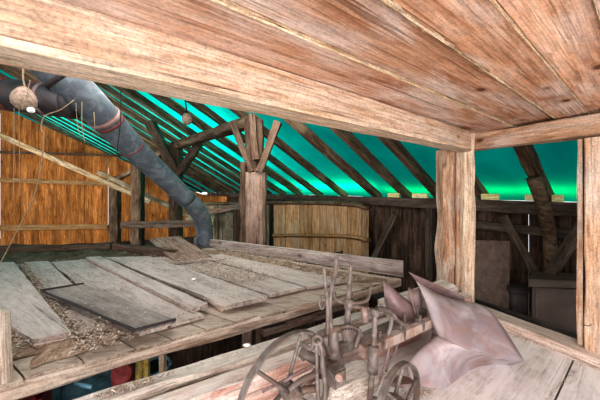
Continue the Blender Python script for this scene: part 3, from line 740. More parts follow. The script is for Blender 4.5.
# resample to boards
def boards(name, P, lo, hi, mat, off=0.):
    bm = bmesh.new(); acc = 0; segs = []; start = P[0]
    wtar = rnd(.17, .26)
    for i in range(1, len(P)):
        if (P[i]-start).length > wtar: segs.append((start.copy(), P[i].copy())); start = P[i]; wtar = rnd(.17, .28)
    o = P[0]
    for a, b in segs:
        d = (b-a); d.z = 0; n = Vector((d.y, -d.x, 0)).normalized(); d.normalize()
        a2 = a+d*.006; b2 = b-d*.006; jj = rnd(-.012, .012)
        v = []
        for q in (jj, jj-.03):
            v.append([bm.verts.new(Vector((a2.x, a2.y, lo))+n*q-o), bm.verts.new(Vector((b2.x, b2.y, lo))+n*q-o), bm.verts.new(Vector((b2.x, b2.y, b2.z-hi))+n*q-o), bm.verts.new(Vector((a2.x, a2.y, a2.z-hi))+n*q-o)])
        bm.faces.new(v[0]); bm.faces.new(v[1])
        for j in range(4): bm.faces.new((v[0][j], v[0][(j+1) % 4], v[1][(j+1) % 4], v[1][j]))
    return finish(name, bm, mat, vt, Matrix.Translation(o))
iS = 24*2+6
boards('grey_boards', P[:26], 0, 0.03, W['vatgrey']); boards('grey_boards', P[31:iS], 0, 0.03, W['vatgrey']); boards('boards', P[iS:], 0, 0.03, W['vat'])
tube('top_hoop', [p+Vector((-.02, -.05, -.03)) for p in P[::6]], .06, W['rafter'], vt, n=6, smooth=0)
tube('lower_batten', [p+Vector((-.02, -.05, 0)) + Vector((0, 0, -(236.-p_)/F*p.y if False else -(235.5-202)/F*p.y)) for p, p_ in [(q, 0) for q in P[iS::6]]], .055, W['rail'], vt, n=4, smooth=0)
beam('door_jamb', at(213.5, 206, 9.95), at(213.5, 250, 9.95), .12, .1, W['batten'], vt, up=Vector((0, 1, 0)))
beam('door_jamb', at(229.5, 206, 9.6), at(229.5, 250, 9.6), .3, .1, W['vatgrey'], vt, up=Vector((0, 1, 0)))
tag(beam('enclosure_rail', at(204, 213, 9.9), at(246, 205, 8.9), .12, .2, W['mid'], seg=.3), 'weathered rail over the dark doorway of the round enclosure', 'rail')

# =====================================================================
#  DUCTS
# =====================================================================
dk = empty('ventilation_duct', at(204, 244, 5.5)); tag(dk, 'long grey sheet metal duct slanting down to the platform with red tape bands', 'duct')
dpts = [at(40, 55, 2.85), at(75, 88, 3.1), at(105, 118, 3.45), at(135, 150, 3.95), at(165, 178, 4.5), at(188, 200, 4.95)]
tube('duct_main', dpts, [.20, .20, .19, .18, .168, .163], M['duct'], dk, n=28)
tube('duct_elbow', [at(185, 197.5, 4.9), at(195, 207, 5.1), at(202, 218, 5.3), at(204.5, 230, 5.4), at(204.5, 250, 5.45)], [.163, .168, .165, .165, .165], M['duct'], dk, n=28, smooth=4)
def ring(name, A, B, s, r, w, mat, parent):
    d = (B-A).normalized(); p = A.lerp(B, s); bm = bmesh.new()
    tube_bm(bm, [-d*w/2, -d*w/2.2, d*w/2.2, d*w/2], [r-.012, r, r, r-.012], 28)
    return finish(name, bm, mat, parent, Matrix.Translation(p), smooth=True)
ring('red_band', dpts[2], dpts[3], .12, .196, .035, M['redband'], dk); ring('clamp', dpts[2], dpts[3], .0, .205, .06, M['irond'], dk)
ring('red_band', dpts[2], dpts[3], .88, .184, .02, M['redband'], dk); ring('red_band', dpts[1], dpts[2], .98, .197, .025, M['redband'], dk)
ring('red_band', at(204.5, 226, 5.4), at(204.5, 250, 5.4), .0, .172, .025, M['redband'], dk)
ring('joint_collar', dpts[0], dpts[1], .62, .214, .06, M['seam'], dk)
d2 = empty('branch_duct', at(0, 97, 3.0)); tag(d2, 'dark level duct meeting the slanting duct under the tie beam', 'duct')
q0, q1 = at(-60, 86, 3.0), at(74, 103, 3.15)
tube('duct_main', [q0, q0.lerp(q1, .5), q1], [.185, .185, .185], M['ductdark'], d2, n=28, smooth=3)
ring('red_band', q0, q1, .50, .192, .07, M['redband'], d2); ring('red_band', q0, q1, .735, .192, .02, M['redband'], d2); ring('clamp', q0, q1, .79, .192, .04, M['irond'], d2); ring('clamp', q0, q1, .98, .192, .04, M['seam'], d2)
tag(tube('sagging_cable', [at(74, 100, 2.8), at(60, 110, 2.75), at(45, 116, 2.7), at(41, 128, 2.7), at(44, 140, 2.72), at(36, 190, 2.75), at(20, 225, 2.75), at(1, 262, 2.72)], .0055, P_string, n=6), 'frayed brown cord looping from the duct down to the platform', 'cord')
# hanging lamp on the branch duct
lm = empty('hanging_lamp', at(25, 82, 2.6)); tag(lm, 'dusty brown round lamp hanging on a cord in front of the dark duct', 'lamp')
bm = bmesh.new()
prof = [(.02, .0), (.05, -.02), (.085, -.07), (.10, -.12), (.095, -.17), (.07, -.2), (.055, -.22), (.02, -.225)]
rings = [[bm.verts.new((r*math.cos(a*math.pi/10)*(1+.08*noise.noise((a, z*9, 0))), r*math.sin(a*math.pi/10), z)) for a in range(20)] for r, z in prof]
for i in range(len(rings)-1):
    for j in range(20): bm.faces.new((rings[i][j], rings[i][(j+1) % 20], rings[i+1][(j+1) % 20], rings[i+1][j]))
bm.faces.new(rings[0]); bm.faces.new(rings[-1])
finish('lamp_body', bm, P_lamp, lm, Matrix.Translation(at(24, 87, 2.6)), smooth=True)
bm = bmesh.new(); box_bm(bm, (0, 0, 0), .05, .05, .05, bev=.01); finish('socket', bm, P_china, lm, Matrix.Translation(at(31, 110, 2.55)))
tube('cord', [at(25, 88, 2.6), at(23, 76, 2.6), at(24, 60, 2.6)], .008, P_string, lm, n=6)
lb = empty('hanging_bulb', at(186, 118, 4.6)); tag(lb, 'grey dusty bulb hanging under the rafters beside the purlin', 'lamp')
bm = bmesh.new(); bmesh.ops.create_uvsphere(bm, u_segments=16, v_segments=10, radius=.085)
for v in bm.verts: v.co.z *= 1.25
finish('bulb', bm, P_lamp, lb, Matrix.Translation(at(187, 119, 4.6)), smooth=True)
tube('cord', [at(187, 114, 4.6), at(185, 98, 4.5)], .012, P_cord, lb, n=6, smooth=0)
for k, (pp, lab, m_, r_) in enumerate([
  ([at(121, 86, 2.6), at(120.5, 120, 2.6), at(117, 152, 2.6)], 'black cord hanging in front of the slanting duct', P_cord, .008),
  ([at(14, 108, 2.55), at(14, 150, 2.55), at(13, 200, 2.5)], 'thin straw coloured string below the round lamp, its outer side', P_string, .004),
  ([at(19, 108, 2.55), at(19.5, 150, 2.55), at(20, 196, 2.5)], 'thin straw coloured string below the round lamp, its inner side', P_string, .004),
  ([at(82, 102, 2.7), at(82, 125, 2.7), at(85, 143, 2.7)], 'frayed string hanging below the sagging cord', P_string, .007),
  ([at(76, 103, 2.7), at(77, 120, 2.7), at(80, 137, 2.7)], 'short frayed string beside the other one under the duct joint', P_string, .005),
  ([at(94, 112, 2.8), at(95, 132, 2.8)], 'short frayed string hanging from the slanting duct below its joint', P_string, .007),
  ([at(30, 80, 2.4), at(27, 95, 2.4), at(22, 110, 2.4)], 'twisted string on the front of the round lamp', P_string, .005)]):
    tag(tube('string' if m_ is P_string else 'black_cord', pp, r_*.6, m_, n=6), lab, 'string' if m_ is P_string else 'cord')

# =====================================================================
#  BELOW THE PLATFORM
# =====================================================================
bm = bmesh.new(); x = 0
LW0 = V(-2.1, 3.6, 0); LW1 = V(.9, 5.6, 0); ldv = (LW1-LW0); LL = ldv.length; ldv.normalize(); lnv = Vector((-ldv.y, ldv.x, 0))
while x < LL:
    w = rnd(.14, .24); jj = rnd(-.02, .02)
    v = []
    for q in (jj, jj+.03):
        v.append([bm.verts.new((x+.006, q, -3.1)), bm.verts.new((x+w, q, -3.1)), bm.verts.new((x+w, q, -1.32)), bm.verts.new((x+.006, q, -1.32))])
    bm.faces.new(v[0]); bm.faces.new(v[1])
    for j in range(4): bm.faces.new((v[0][j], v[0][(j+1) % 4], v[1][(j+1) % 4], v[1][j]))
    x += w
m_ = Matrix((ldv, lnv, Vector((0, 0, 1)))).transposed().to_4x4(); m_.translation = V(-2.1, 3.6, 0)
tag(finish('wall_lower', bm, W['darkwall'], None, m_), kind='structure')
def upost(px, Y, w, mat, lab):
    X = (px-300)/F*Y
    tag(beam('support_post', V(X, Y, -3.1), V(X, Y, -1.27), w, w, mat, up=Vector((0, 1, 0)), seg=.3, jit=.006), lab, 'post', 'posts under the platform')
upost(163, 2.5, .045, W['bark'], 'thin pale post under the platform edge')
upost(139, 2.75, .055, W['yellow'], 'yellow post under the platform beside the red pump')
upost(147, 2.8, .05, W['yellow'], 'yellow post under the platform farther from the red pump')
upost(247, 3.3, .11, W['mid'], 'short grey post under the platform behind the sill timber')
upost(258, 3.5, .07, W['mid'], 'narrow grey post beside the short one under the platform')
# stacked timbers in the dark beneath the platform at right
for k, (a, b, lab) in enumerate([((290, 313, 3.5), (350, 296, 4.2), 'grey timber lying in the dark gap beneath the platform, uppermost'), ((285, 322, 3.3), (360, 300, 3.9), 'grey timber lying in the dark gap beneath the platform, middle'), ((262, 331, 3.2), (330, 312, 3.6), 'grey timber lying in the dark gap beneath the platform, lowest')]):
    tag(beam('stored_timber', at(*a), at(*b), .12, .08, W['mid'], jit=.01), lab, 'timber', 'timbers stored beneath the platform')
# teal garden tractor
tr = empty('garden_tractor', V(-2.3, 2.9, -3.1)); tag(tr, 'old teal garden tractor standing in the dark below the platform', 'tractor')
def hoodbox(name, c, s, mat, parent, R=None, bev=.05):
    bm = bmesh.new(); box_bm(bm, (0, 0, 0), *s, R=R, bev=bev); return finish(name, bm, mat, parent, Matrix.Translation(c), smooth=False)
Rz = Matrix.Rotation(.5, 3, 'Z')
def slot(px, py, z): return onz(px, py, z)
hoodbox('hood', slot(88, 372, -2.3), (1.1, .55, .45), M['teal'], tr, Rz, .08)
hoodbox('dash', slot(60, 378, -2.25), (.25, .5, .5), M['teal'], tr, Rz, .06)
tube('steering_wheel', [slot(46, 374, -2.15)+Vector((.2*math.cos(a*.5236), .16*math.sin(a*.5236), .1*math.sin(a*.5236))) for a in range(13)], .022, M['rubber'], tr, n=8, smooth=2)
tube('steering_column', [slot(46, 374, -2.15), slot(60, 384, -2.35)], .025, M['irond'], tr, n=8, smooth=0)
tube('blue_lever', [slot(76, 383, -2.0), slot(92, 387, -2.0)], .022, M['blue'], tr, n=8, smooth=0)
tube('exhaust', [slot(80, 365, -2.2), slot(82, 352, -2.0)], .03, M['blue'], tr, n=10, smooth=0)
def wheel_simple(name, c, axis, R, w, parent):
    bm = bmesh.new(); a = Vector(axis).normalized()
    tube_bm(bm, [-a*w/2, -a*w/2.5, a*w/2.5, a*w/2], [R*.86, R, R, R*.86], 28)
    o = finish(name, bm, M['rubber'], parent, Matrix.Translation(c), smooth=False)
    bm = bmesh.new(); tube_bm(bm, [-a*(w/2+.015), a*(w/2+.015)], R*.5, 20); finish('wheel_hub', bm, M['teal'], o, Matrix.Translation(c))
ax = Rz @ Vector((0, 1, 0))
for dx, dy in ((.45, .38), (.45, -.38), (-.75, .4), (-.75, -.4)):
    c = slot(80, 374, -2.3)+Rz @ Vector((dx-.1, dy, 0)); R_ = .26 if dx > 0 else .38
    c.z = R_; wheel_simple('wheel', c, ax, R_, .2, tr)
for k in range(7):
    a_ = slot(35+k*11, 384-k*3, -2.05); b_ = slot(30+k*11+rnd(-8, 14), 376-k*3+rnd(-6, 6), -2.0-rnd(0, .25))
    tube('hose', [a_, (a_+b_)/2+Vector((rnd(-.1, .1), 0, rnd(0, .12))), b_], rnd(.012, .03), M['rubber'] if k % 2 else M['irond'], tr, n=8)
hoodbox('seat_pan', slot(30, 385, -2.45), (.4, .42, .12), M['rubber'], tr, Rz, .04)
hoodbox('frame', slot(62, 378, -2.62), (1.4, .3, .16), M['irond'], tr, Rz, .03)
# red machines
rpmp = empty('red_pump', V(-1.83, 2.72, -3.1)); tag(rpmp, 'red painted pump seen beside the yellow posts under the platform', 'pump')
cpt = slot(123, 362, -1.8)
bm = bmesh.new(); tube_bm(bm, [(0, 0, -.7), (0, 0, .05), (0, 0, .10), (0, 0, .14)], [.10, .10, .08, .04], 20); finish('tank', bm, M['red'], rpmp, Matrix.Translation(cpt))
tube('spout', [cpt+Vector((.0, -.1, 0)), cpt+Vector((.05, -.14, .03)), cpt+Vector((.08, -.14, -.12))], .03, M['red'], rpmp, n=12)
disc = bmesh.new(); disc_bm(disc, (0, 0, 0), (.3, -1, .1), .09, .05, 20); finish('valve_wheel', disc, M['red'], rpmp, Matrix.Translation(cpt+Vector((.1, -.16, .0))))
tube('leg', [cpt+Vector((.08, -.05, -.6)), Vector((cpt.x+.14, cpt.y-.1, 0.02))], .03, M['irond'], rpmp, n=8, smooth=0)
tube('leg', [cpt+Vector((-.08, -.05, -.6)), Vector((cpt.x-.14, cpt.y-.1, 0.02))], .03, M['irond'], rpmp, n=8, smooth=0)
tube('leg', [cpt+Vector((0, .05, -.6)), Vector((cpt.x, cpt.y+.14, 0.02))], .03, M['irond'], rpmp, n=8, smooth=0)
re_ = empty('red_engine', V(-2.58, 2.39, -3.1)); tag(re_, 'red engine block low down at the left corner below the platform', 'engine')
cpt = slot(18, 392, -1.85)
hoodbox('engine_block', cpt+Vector((0, 0, -.25)), (.4, .35, .5), M['red'], re_, Rz, .04)
for i in range(4): hoodbox('cooling_fin', cpt+Vector((0, 0, .03+i*.03)), (.3, .26, .012), M['red'], re_, Rz, .002)
tube('pipe', [cpt+Vector((.15, -.15, .0)), cpt+Vector((.3, -.2, .05)), cpt+Vector((.35, -.1, -.2))], .03, M['red'], re_, n=10)
hoodbox('base', Vector((cpt.x, cpt.y, .38)), (.4, .3, .76), M['irond'], re_, Rz, .03)
rw = empty('blue_ring', at(155, 358, 3.1)); rw.name = 'blue_drum'; tag(rw, 'blue rimmed drum behind the thin pale post under the platform', 'drum')
bm = bmesh.new(); tube_bm(bm, [(0, 0, -1.0), (0, 0, 0)], .16, 24); finish('drum_body', bm, M['teal'], rw, Matrix.Translation(V(at(155, 355, 3.1).x, 3.1, -2.1)))
tube('rim', [V(at(155, 355, 3.1).x+.165*math.cos(a*.5236), 3.1+.165*math.sin(a*.5236), -2.09) for a in range(13)], .018, M['blue'], rw, n=8, smooth=2)

# =====================================================================
#  THE PLOUGH
# =====================================================================
pl = empty('turnover_plough', V(.35, 1.75, FZ)); tag(pl, 'old rusted wheeled turnover plough standing on the loft floor', 'plough')
def sheet(name, rows, mat, thick=.012, sub=2, parent=pl):
    o0 = at(*rows[0][0]); bm = bmesh.new(); g = [[bm.verts.new(at(*p)-o0) for p in r] for r in rows]
    for i in range(len(g)-1):
        for j in range(len(g[0])-1): bm.faces.new((g[i][j], g[i][j+1], g[i+1][j+1], g[i+1][j]))
    o = finish(name, bm, mat, parent, Matrix.Translation(o0), smooth=True)
    s = o.modifiers.new('s', 'SUBSURF'); s.levels = sub; s.render_levels = sub; s.subdivision_type = 'SIMPLE' if name == 'skim_board' else 'CATMULL_CLARK'; s.boundary_smooth = 'PRESERVE_CORNERS'
    s = o.modifiers.new('t', 'SOLIDIFY'); s.thickness = thick; s.offset = 0
    return o
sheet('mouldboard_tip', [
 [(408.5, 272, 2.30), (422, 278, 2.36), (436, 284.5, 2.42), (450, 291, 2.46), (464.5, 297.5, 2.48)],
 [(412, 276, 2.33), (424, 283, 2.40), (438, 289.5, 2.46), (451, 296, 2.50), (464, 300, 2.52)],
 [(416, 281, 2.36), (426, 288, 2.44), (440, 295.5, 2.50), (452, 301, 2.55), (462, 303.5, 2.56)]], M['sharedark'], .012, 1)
sheet('upper_mouldboard', [
 [(416, 280, 2.35), (429, 290, 2.40), (443, 296.5, 2.42), (456, 300.5, 2.45), (470, 302, 2.45)],
 [(422, 292, 2.28), (434, 296, 2.26), (448, 300, 2.30), (464, 303, 2.34), (483, 305.5, 2.38)],
 [(426, 303, 2.23), (438, 305, 2.20), (453, 308, 2.23), (472, 310, 2.27), (493, 313, 2.31)],
 [(431, 318, 2.18), (445, 321, 2.11), (461, 323, 2.12), (481, 325, 2.18), (504, 329, 2.24)],
 [(435, 329, 2.13), (451, 334, 2.04), (469, 338, 2.03), (490, 341, 2.09), (514, 345, 2.17)],
 [(438, 337, 2.12), (455, 345, 1.99), (475, 352, 1.97), (498, 357, 2.02), (524, 361, 2.1)]], M['share'])
sheet('lower_mouldboard', [
 [(437, 334, 2.13), (455, 344, 1.995), (475, 351, 1.975), (498, 356.5, 2.025), (524, 361, 2.1)],
 [(425, 345, 2.08), (442, 352, 2.01), (463, 357, 2.10), (488, 361, 2.26), (515, 363.2, 2.24)],
 [(413, 357, 2.03), (430, 364, 1.99), (452, 369, 2.08), (478, 368, 2.27), (500, 366, 2.27)],
 [(405, 368, 2.0), (424, 377, 1.97), (444, 382, 2.0), (464, 379.5, 2.12), (485, 371, 2.2)],
 [(412, 385, 1.96), (426, 388, 1.95), (441, 389.5, 1.95), (457, 387.5, 2.02), (481, 373, 2.19)]], M['share'])
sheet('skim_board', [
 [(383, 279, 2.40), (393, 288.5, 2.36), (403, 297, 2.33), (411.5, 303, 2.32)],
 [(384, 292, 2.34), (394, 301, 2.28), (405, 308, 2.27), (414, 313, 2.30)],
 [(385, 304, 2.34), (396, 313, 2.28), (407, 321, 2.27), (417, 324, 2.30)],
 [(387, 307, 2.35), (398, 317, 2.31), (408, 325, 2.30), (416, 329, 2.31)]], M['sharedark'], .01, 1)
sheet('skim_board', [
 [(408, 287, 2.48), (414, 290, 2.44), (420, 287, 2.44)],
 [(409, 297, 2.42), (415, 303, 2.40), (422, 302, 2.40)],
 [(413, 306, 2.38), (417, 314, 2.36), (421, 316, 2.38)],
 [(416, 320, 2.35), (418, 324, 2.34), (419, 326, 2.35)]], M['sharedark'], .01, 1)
# main beam of the plough with straps
def pt(name, pts, r, mat=None, n=10, sm=5, **kw):
    k_ = .74 if name not in ('housing', 'sleeve') else .86
    r = [x*k_ for x in r] if hasattr(r, '__len__') else r*k_
    return tube(name, [at(*p) for p in pts], r, mat or M['iron'], pl, n=n, smooth=sm, **kw)
beam('plough_beam', at(362, 351, 1.78), at(441, 318, 2.30), .055, .07, M['pinkiron'], pl, seg=.1, jit=.004)
beam('plough_beam', at(330, 352, 1.92), at(425, 312, 2.52), .05, .07, M['iron'], pl, seg=.1, jit=.004)
for px, py, Y in ((380, 342, 1.86), (401, 333, 2.0), (420, 325, 2.13)):
    p = at(px, py, Y); bm = bmesh.new(); box_bm(bm, (0, 0, 0), .016, .08, .092, R=Matrix.Rotation(.72, 3, 'Z'), bev=.004)
    finish('strap', bm, M['iron'], pl, Matrix.Translation(p))
    bm = bmesh.new(); disc_bm(bm, (0, 0, 0), (0, 0, 1), .012, .04, 6); finish('bolt', bm, M['iron'], pl, Matrix.Translation(p+Vector((0, -.0, .06))))
# leg behind mouldboard and share stems
pt('share_stem', [(437, 322, 2.24), (434, 345, 2.16), (418, 372, 2.12)], [.05, .045, .04], M['irond'])
pt('share_stem', [(438, 320, 2.3), (432, 300, 2.36), (424, 288, 2.42)], [.045, .035, .03], M['irond'])
pt('skim_stem', [(402, 336, 2.1), (405, 318, 2.22), (402, 305, 2.36)], [.018, .016, .014], M['iron'])
pt('skim_stem', [(413, 335, 2.2), (418, 320, 2.3), (417, 305, 2.4)], [.02, .016, .014], M['iron'])
pt('chain', [(388, 337, 1.9), (389, 348, 1.88), (386, 360, 1.87), (383, 372, 1.85), (378, 385, 1.82)], .012, M['irond'], n=6)
pt('chain', [(398, 335, 1.98), (396, 350, 1.95), (391, 358, 1.93), (386, 372, 1.9)], .010, M['iron'], n=6)
# vertical screw post with sleeve
pt('screw_post', [(375, 313, 1.78), (374, 340, 1.72), (372, 372, 1.68), (370, 400, 1.66)], [.022, .024, .026, .026], M['iron'])
pt('sleeve', [(373.5, 346, 1.70), (372.5, 373, 1.67)], .04, M['iron'], n=14, sm=0)
pt('sleeve', [(375, 309, 1.79), (374.6, 316, 1.78)], .036, M['iron'], n=14, sm=0)
pt('curved_arm', [(374, 312, 1.8), (381, 309, 1.84), (390, 312, 1.9), (396, 319, 1.94), (403, 324, 1.98), (408, 326, 2.0)], [.022, .026, .026, .024, .022, .02], M['iron'])
pt('curved_arm', [(392, 313, 1.92), (391, 325, 1.93), (387, 338, 1.92), (384, 350, 1.9)], [.02, .02, .018, .016], M['iron'])
# forked lever
pt('lever', [(351, 264, 2.0), (349.5, 285, 1.95), (348.5, 303, 1.9), (347, 330, 1.86)], [.014, .022, .03, .032])
pt('fork_arm', [(348.5, 303, 1.9), (341, 302, 1.92), (336, 299, 1.96), (334.5, 292, 2.0)], [.024, .018, .014, .012])
pt('fork_arm', [(348.5, 303, 1.9), (359, 303, 1.88), (367, 300, 1.9), (370, 292, 1.95), (371, 283, 2.0)], [.024, .018, .018, .014, .009])
pt('hub_collar', [(349, 299, 1.9), (348.5, 309, 1.89)], .045, M['iron'], n=14, sm=0)
pt('hanging_sleeve', [(364.5, 307, 1.85), (365.5, 322, 1.83)], [.038, .034], M['irond'], n=14, sm=0)
pt('cross_pin', [(352, 306, 1.88), (364, 308, 1.85), (375, 312, 1.8)], .02, M['iron'])
# two long bent levers in a V
pt('lever', [(336.5, 257, 1.95), (335.5, 272, 1.9), (332, 287, 1.85), (329.5, 305, 1.8), (331, 330, 1.75)], [.019, .022, .022, .022, .024])
pt('lever', [(324, 266, 1.85), (325, 280, 1.83), (327, 297, 1.8), (328, 315, 1.76), (327, 335, 1.73)], [.012, .016, .018, .02, .022])
pt('hook', [(321, 297, 1.82), (319.5, 303, 1.82), (322, 309, 1.81), (326, 304, 1.81)], .010)
# central housing
pt('housing', [(333, 326, 1.8), (333.5, 345, 1.76), (335, 360, 1.72), (338, 374, 1.7)], [.035, .045, .07, .06], M['iron'], n=16)
pt('housing_cap', [(318, 335, 1.76), (332, 330, 1.78), (345, 327, 1.8)], [.03, .035, .022], M['iron'], n=12)
# quadrant plate; dark discs paint the shade of a hole row
pc = at(345, 347, 1.78); bm = bmesh.new(); n = 18; r0, r1 = .045, .15
for i in range(n):
    a0 = math.radians(22+i*4.6); a1 = math.radians(22+(i+1)*4.6)
    vs = [bm.verts.new((r*math.cos(a), y_, r*math.sin(a))) for y_ in (-.008, .008) for r, a in ((r0, a0), (r1, a0), (r1, a1), (r0, a1))]
    bm.faces.new(vs[:4]); bm.faces.new(vs[4:])
    for j in range(4): bm.faces.new((vs[j], vs[(j+1) % 4], vs[4+(j+1) % 4], vs[4+j]))
mq = Matrix.Translation(pc) @ Matrix.Rotation(.3, 4, 'Z')
qd = finish('quadrant', bm, M['iron'], pl, mq)
bm = bmesh.new()
for k in range(8):
    a = math.radians(30+k*10); c = Vector((.128*math.cos(a), -.009, .128*math.sin(a))); disc_bm(bm, c, (0, 1, 0), .0085, .004, 8)
finish('hole_dots', bm, M['seam'], qd, mq)
pt('bracket', [(355, 348, 1.75), (358, 338, 1.78), (360, 332, 1.8), (358, 328, 1.8)], [.02, .022, .018, .014], M['iron'])
# axle tube and square end block
pt('axle', [(301, 352, 1.74), (318, 361, 1.68), (335, 372, 1.62)], [.042, .045, .045], M['iron'], n=14)
pt('axle_collar', [(302, 350, 1.75), (308, 356, 1.73)], .06, M['iron'], n=16, sm=0)
bm = bmesh.new(); box_bm(bm, (0, 0, 0), .10, .09, .11, R=Matrix.Rotation(.6, 3, 'Z'), bev=.01); finish('axle_block', bm, M['iron'], pl, Matrix.Translation(at(336, 375, 1.60)))
bm = bmesh.new(); disc_bm(bm, (0, 0, 0), (-.3, -1, 0), .022, .02, 16); finish('axle_bolt', bm, M['pinkiron'], pl, Matrix.Translation(at(339, 377, 1.54)))
pt('draw_rod', [(287, 392, 1.46), (302, 380, 1.5), (317, 374, 1.55)], [.022, .022, .026], M['iron'])
pt('draw_rod', [(282, 383, 1.48), (296, 374, 1.52), (312, 366, 1.6)], [.012, .012, .014], M['irond'])
pt('draw_rod', [(262, 392, 1.55), (285, 380, 1.6), (305, 370, 1.66)], [.012, .012, .012], M['irond'])
# hanging straps with an eye
pt('hanging_bar', [(316, 342, 1.6), (317, 360, 1.57), (317, 380, 1.52), (319, 405, 1.48)], [.016, .014, .018, .018], M['iron'], n=8)
pt('hanging_bar', [(318, 340, 1.6), (322, 352, 1.57), (323, 368, 1.53), (325, 385, 1.5), (324, 405, 1.47)], [.018, .016, .024, .018, .018], M['iron'], n=8)
bm = bmesh.new(); tube_bm(bm, [Vector((.026*math.cos(a*math.pi/8), 0, .026*math.sin(a*math.pi/8))) for a in range(16)], .012, 8, closed=True)
finish('eye', bm, M['iron'], pl, Matrix.Translation(at(317, 340, 1.59)), smooth=True)
pt('link', [(309, 335, 1.7), (313, 341, 1.65), (311, 349, 1.64), (303, 344, 1.7)], .018, M['iron'])
# wheels
def plough_wheel(c, axis, R, spokes, band, hubr):
    a = Vector(axis).normalized(); x = a.cross(Vector((0, 0, 1))).normalized(); z = Vector((0, 0, 1))
    bm = bmesh.new(); n = 48; rings = []
    for i in range(n):
        t = 2*math.pi*i/n; d = x*math.cos(t)+z*math.sin(t)
        rings.append([bm.verts.new(d*r+a*s) for r, s in ((R, -band/2), (R, band/2), (R-.014, band/2), (R-.014, -band/2))])
    for i in range(n):
        A, B = rings[i], rings[(i+1) % n]
        for k in range(4): bm.faces.new((A[k], A[(k+1) % 4], B[(k+1) % 4], B[k]))
    w = finish('wheel', bm, M['iron'], pl, Matrix.Translation(c), smooth=False)
    bm = bmesh.new(); tube_bm(bm, [-a*.07, -a*.04, a*.04, a*.07], [hubr*.7, hubr, hubr, hubr*.7], 16); finish('wheel_hub', bm, M['iron'], w, Matrix.Translation(c), smooth=False)
    for i in range(spokes):
        t = 2*math.pi*(i+.25)/spokes; d = x*math.cos(t)+z*math.sin(t)
        bm = bmesh.new(); tube_bm(bm, [d*hubr*.8+a*(.03 if i % 2 else -.03), d*(R-.01)], [.013, .010], 8)
        finish('spoke', bm, M['iron'], w, Matrix.Translation(c), smooth=True)
wa = (-.64, .77, 0)
plough_wheel(at(290, 392, 1.5), wa, .335, 6, .04, .05)
plough_wheel(at(399, 404, 1.56), wa, .232, 6, .038, .04)
pt('wheel_axle', [(399, 404, 1.56), (370, 399, 1.66)], .025, M['iron'], sm=0)
pt('wheel_axle', [(290, 392, 1.5), (319, 388, 1.52)], .028, M['iron'], sm=0)
bm = bmesh.new(); bmesh.ops.create_cone(bm, cap_ends=True, segments=24, radius1=.11, radius2=.10, depth=.02)
tag(finish('rusty_disc', bm, M['irond'], None, Matrix.Translation(at(399, 381, 1.86)) @ Matrix.Rotation(-.35, 4, 'X'), smooth=False), 'small dark rusty disc lying behind the right plough wheel', 'disc')
# split firewood lumps
def log_lump(name, c, s, rot, lab, mat):
    bm = bmesh.new(); bmesh.ops.create_icosphere(bm, subdivisions=3, radius=1)
    for v in bm.verts:
        v.co = Vector((v.co.x*s[0], max(-.6, min(.6, v.co.y))*s[1], max(-.55, min(.55, v.co.z))*s[2]))
        v.co += noise.noise_vector(v.co*14)*.018
    tag(finish(name, bm, mat, None, Matrix.Translation(c) @ Matrix.Rotation(rot, 4, 'Z')), lab, 'wood', 'split wood under the plough')
log_lump('split_log', at(352, 383, 1.80), (.22, .13, .15), .5, 'pale split log lying under the plough behind its screw post', W['timbergrey'])
log_lump('split_log', at(338, 396, 1.82), (.2, .1, .08), -.4, 'low pale split log under the axle block of the plough', W['timbergrey'])
log_lump('split_log', at(296, 372, 1.98), (.25, .09, .08), .6, 'grey split log against the sill timber behind the big wheel', W['timbergrey'])

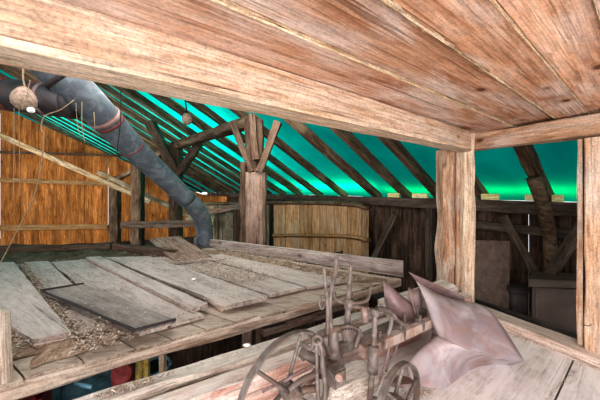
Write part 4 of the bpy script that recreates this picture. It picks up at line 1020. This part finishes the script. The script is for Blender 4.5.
# =====================================================================
#  LIGHT, WORLD, CAMERA
# =====================================================================
w = bpy.data.worlds.new('World'); bpy.context.scene.world = w; w.use_nodes = True
bg = w.node_tree.nodes['Background']; bg.inputs[0].default_value = (.93, .97, 1, 1); bg.inputs[1].default_value = 1.15
def area(name, loc, target, size, power, colr=(1, 1, 1), sy=None):
    l = bpy.data.lights.new(name, 'AREA'); l.shape = 'RECTANGLE'; l.size = size; l.size_y = sy or size; l.energy = power; l.color = colr
    o = bpy.data.objects.new(name, l); col.objects.link(o); o.location = loc
    o.rotation_euler = (Vector(target)-Vector(loc)).to_track_quat('-Z', 'Y').to_euler(); return o
area('room_fill', V(-.2, -2.2, .1), V(1.2, 2.5, -.4), 3.0, 165, (1, .965, .94), 2.)  # added fill lamp behind the camera for the near room
area('ceiling_fill', V(.9, -.9, -1.3), V(1.0, 1.7, .8), 2.2, 62, (1, .92, .86))  # added low lamp imitating bounce up to the ceiling
area('barn_fill', V(-1.9, 2.9, 1.5), V(-1.9, 2.9, -1.2), 2.2, 60, (1, .95, .92))  # added lamp hidden above the tie beam, brightens the platform
area('gable_fill', V(-9.6, 6., .2), V(-10, 15.5, .8), 3.0, 560, (1, .92, .80))  # added fill left of the view to brighten the gable boards
area('vat_fill', V(-.6, 4.1, 1.3), V(.6, 7.4, -.6), 1.0, 40, (1, .93, .85))  # added fill lamp lifting the round enclosure
# added lamps stand in for daylight through the tarp, tinted green at the eaves
def tarp_fill(name, Y, d, size, sy, power, colr, h=.5):
    p = roof_pt(Y, d); n = (Nw*PITCH+Vector((0, 0, 1))).normalized()
    l = bpy.data.lights.new(name, 'AREA'); l.shape = 'RECTANGLE'; l.size = size; l.size_y = sy; l.energy = power; l.color = colr
    o = bpy.data.objects.new(name, l); col.objects.link(o)
    z = n; x = Ed; y_ = z.cross(x); m = Matrix((x, y_, z)).transposed().to_4x4(); m.translation = p+n*h; o.matrix_world = m
tarp_fill('eave_fill', 4.6, -.12, 4.6, .1, 40, (.95, 1, .25), .32)
tarp_fill('eave_fill', 8.5, .1, 4.5, .3, 130, (.6, 1, .5), .4)
tarp_fill('slope_fill', 11., 3.0, 7., 3.5, 800, (.8, 1, .95), 1.4)
tarp_fill('slope_fill', 24., 9.0, 9., 8., 2600, (.8, 1, .95), 2.)

cam = bpy.data.cameras.new('camera'); co = bpy.data.objects.new('camera', cam); col.objects.link(co)
co.location = (0, 0, CZ); co.rotation_euler = (math.pi/2, 0, 0)
cam.sensor_width = 36; cam.lens = 36*F/600; cam.shift_y = -10/600; cam.clip_start = .02
sc = bpy.context.scene; sc.camera = co
sc.view_settings.view_transform = 'Standard'; sc.view_settings.look = 'Medium High Contrast'; sc.view_settings.exposure = 0
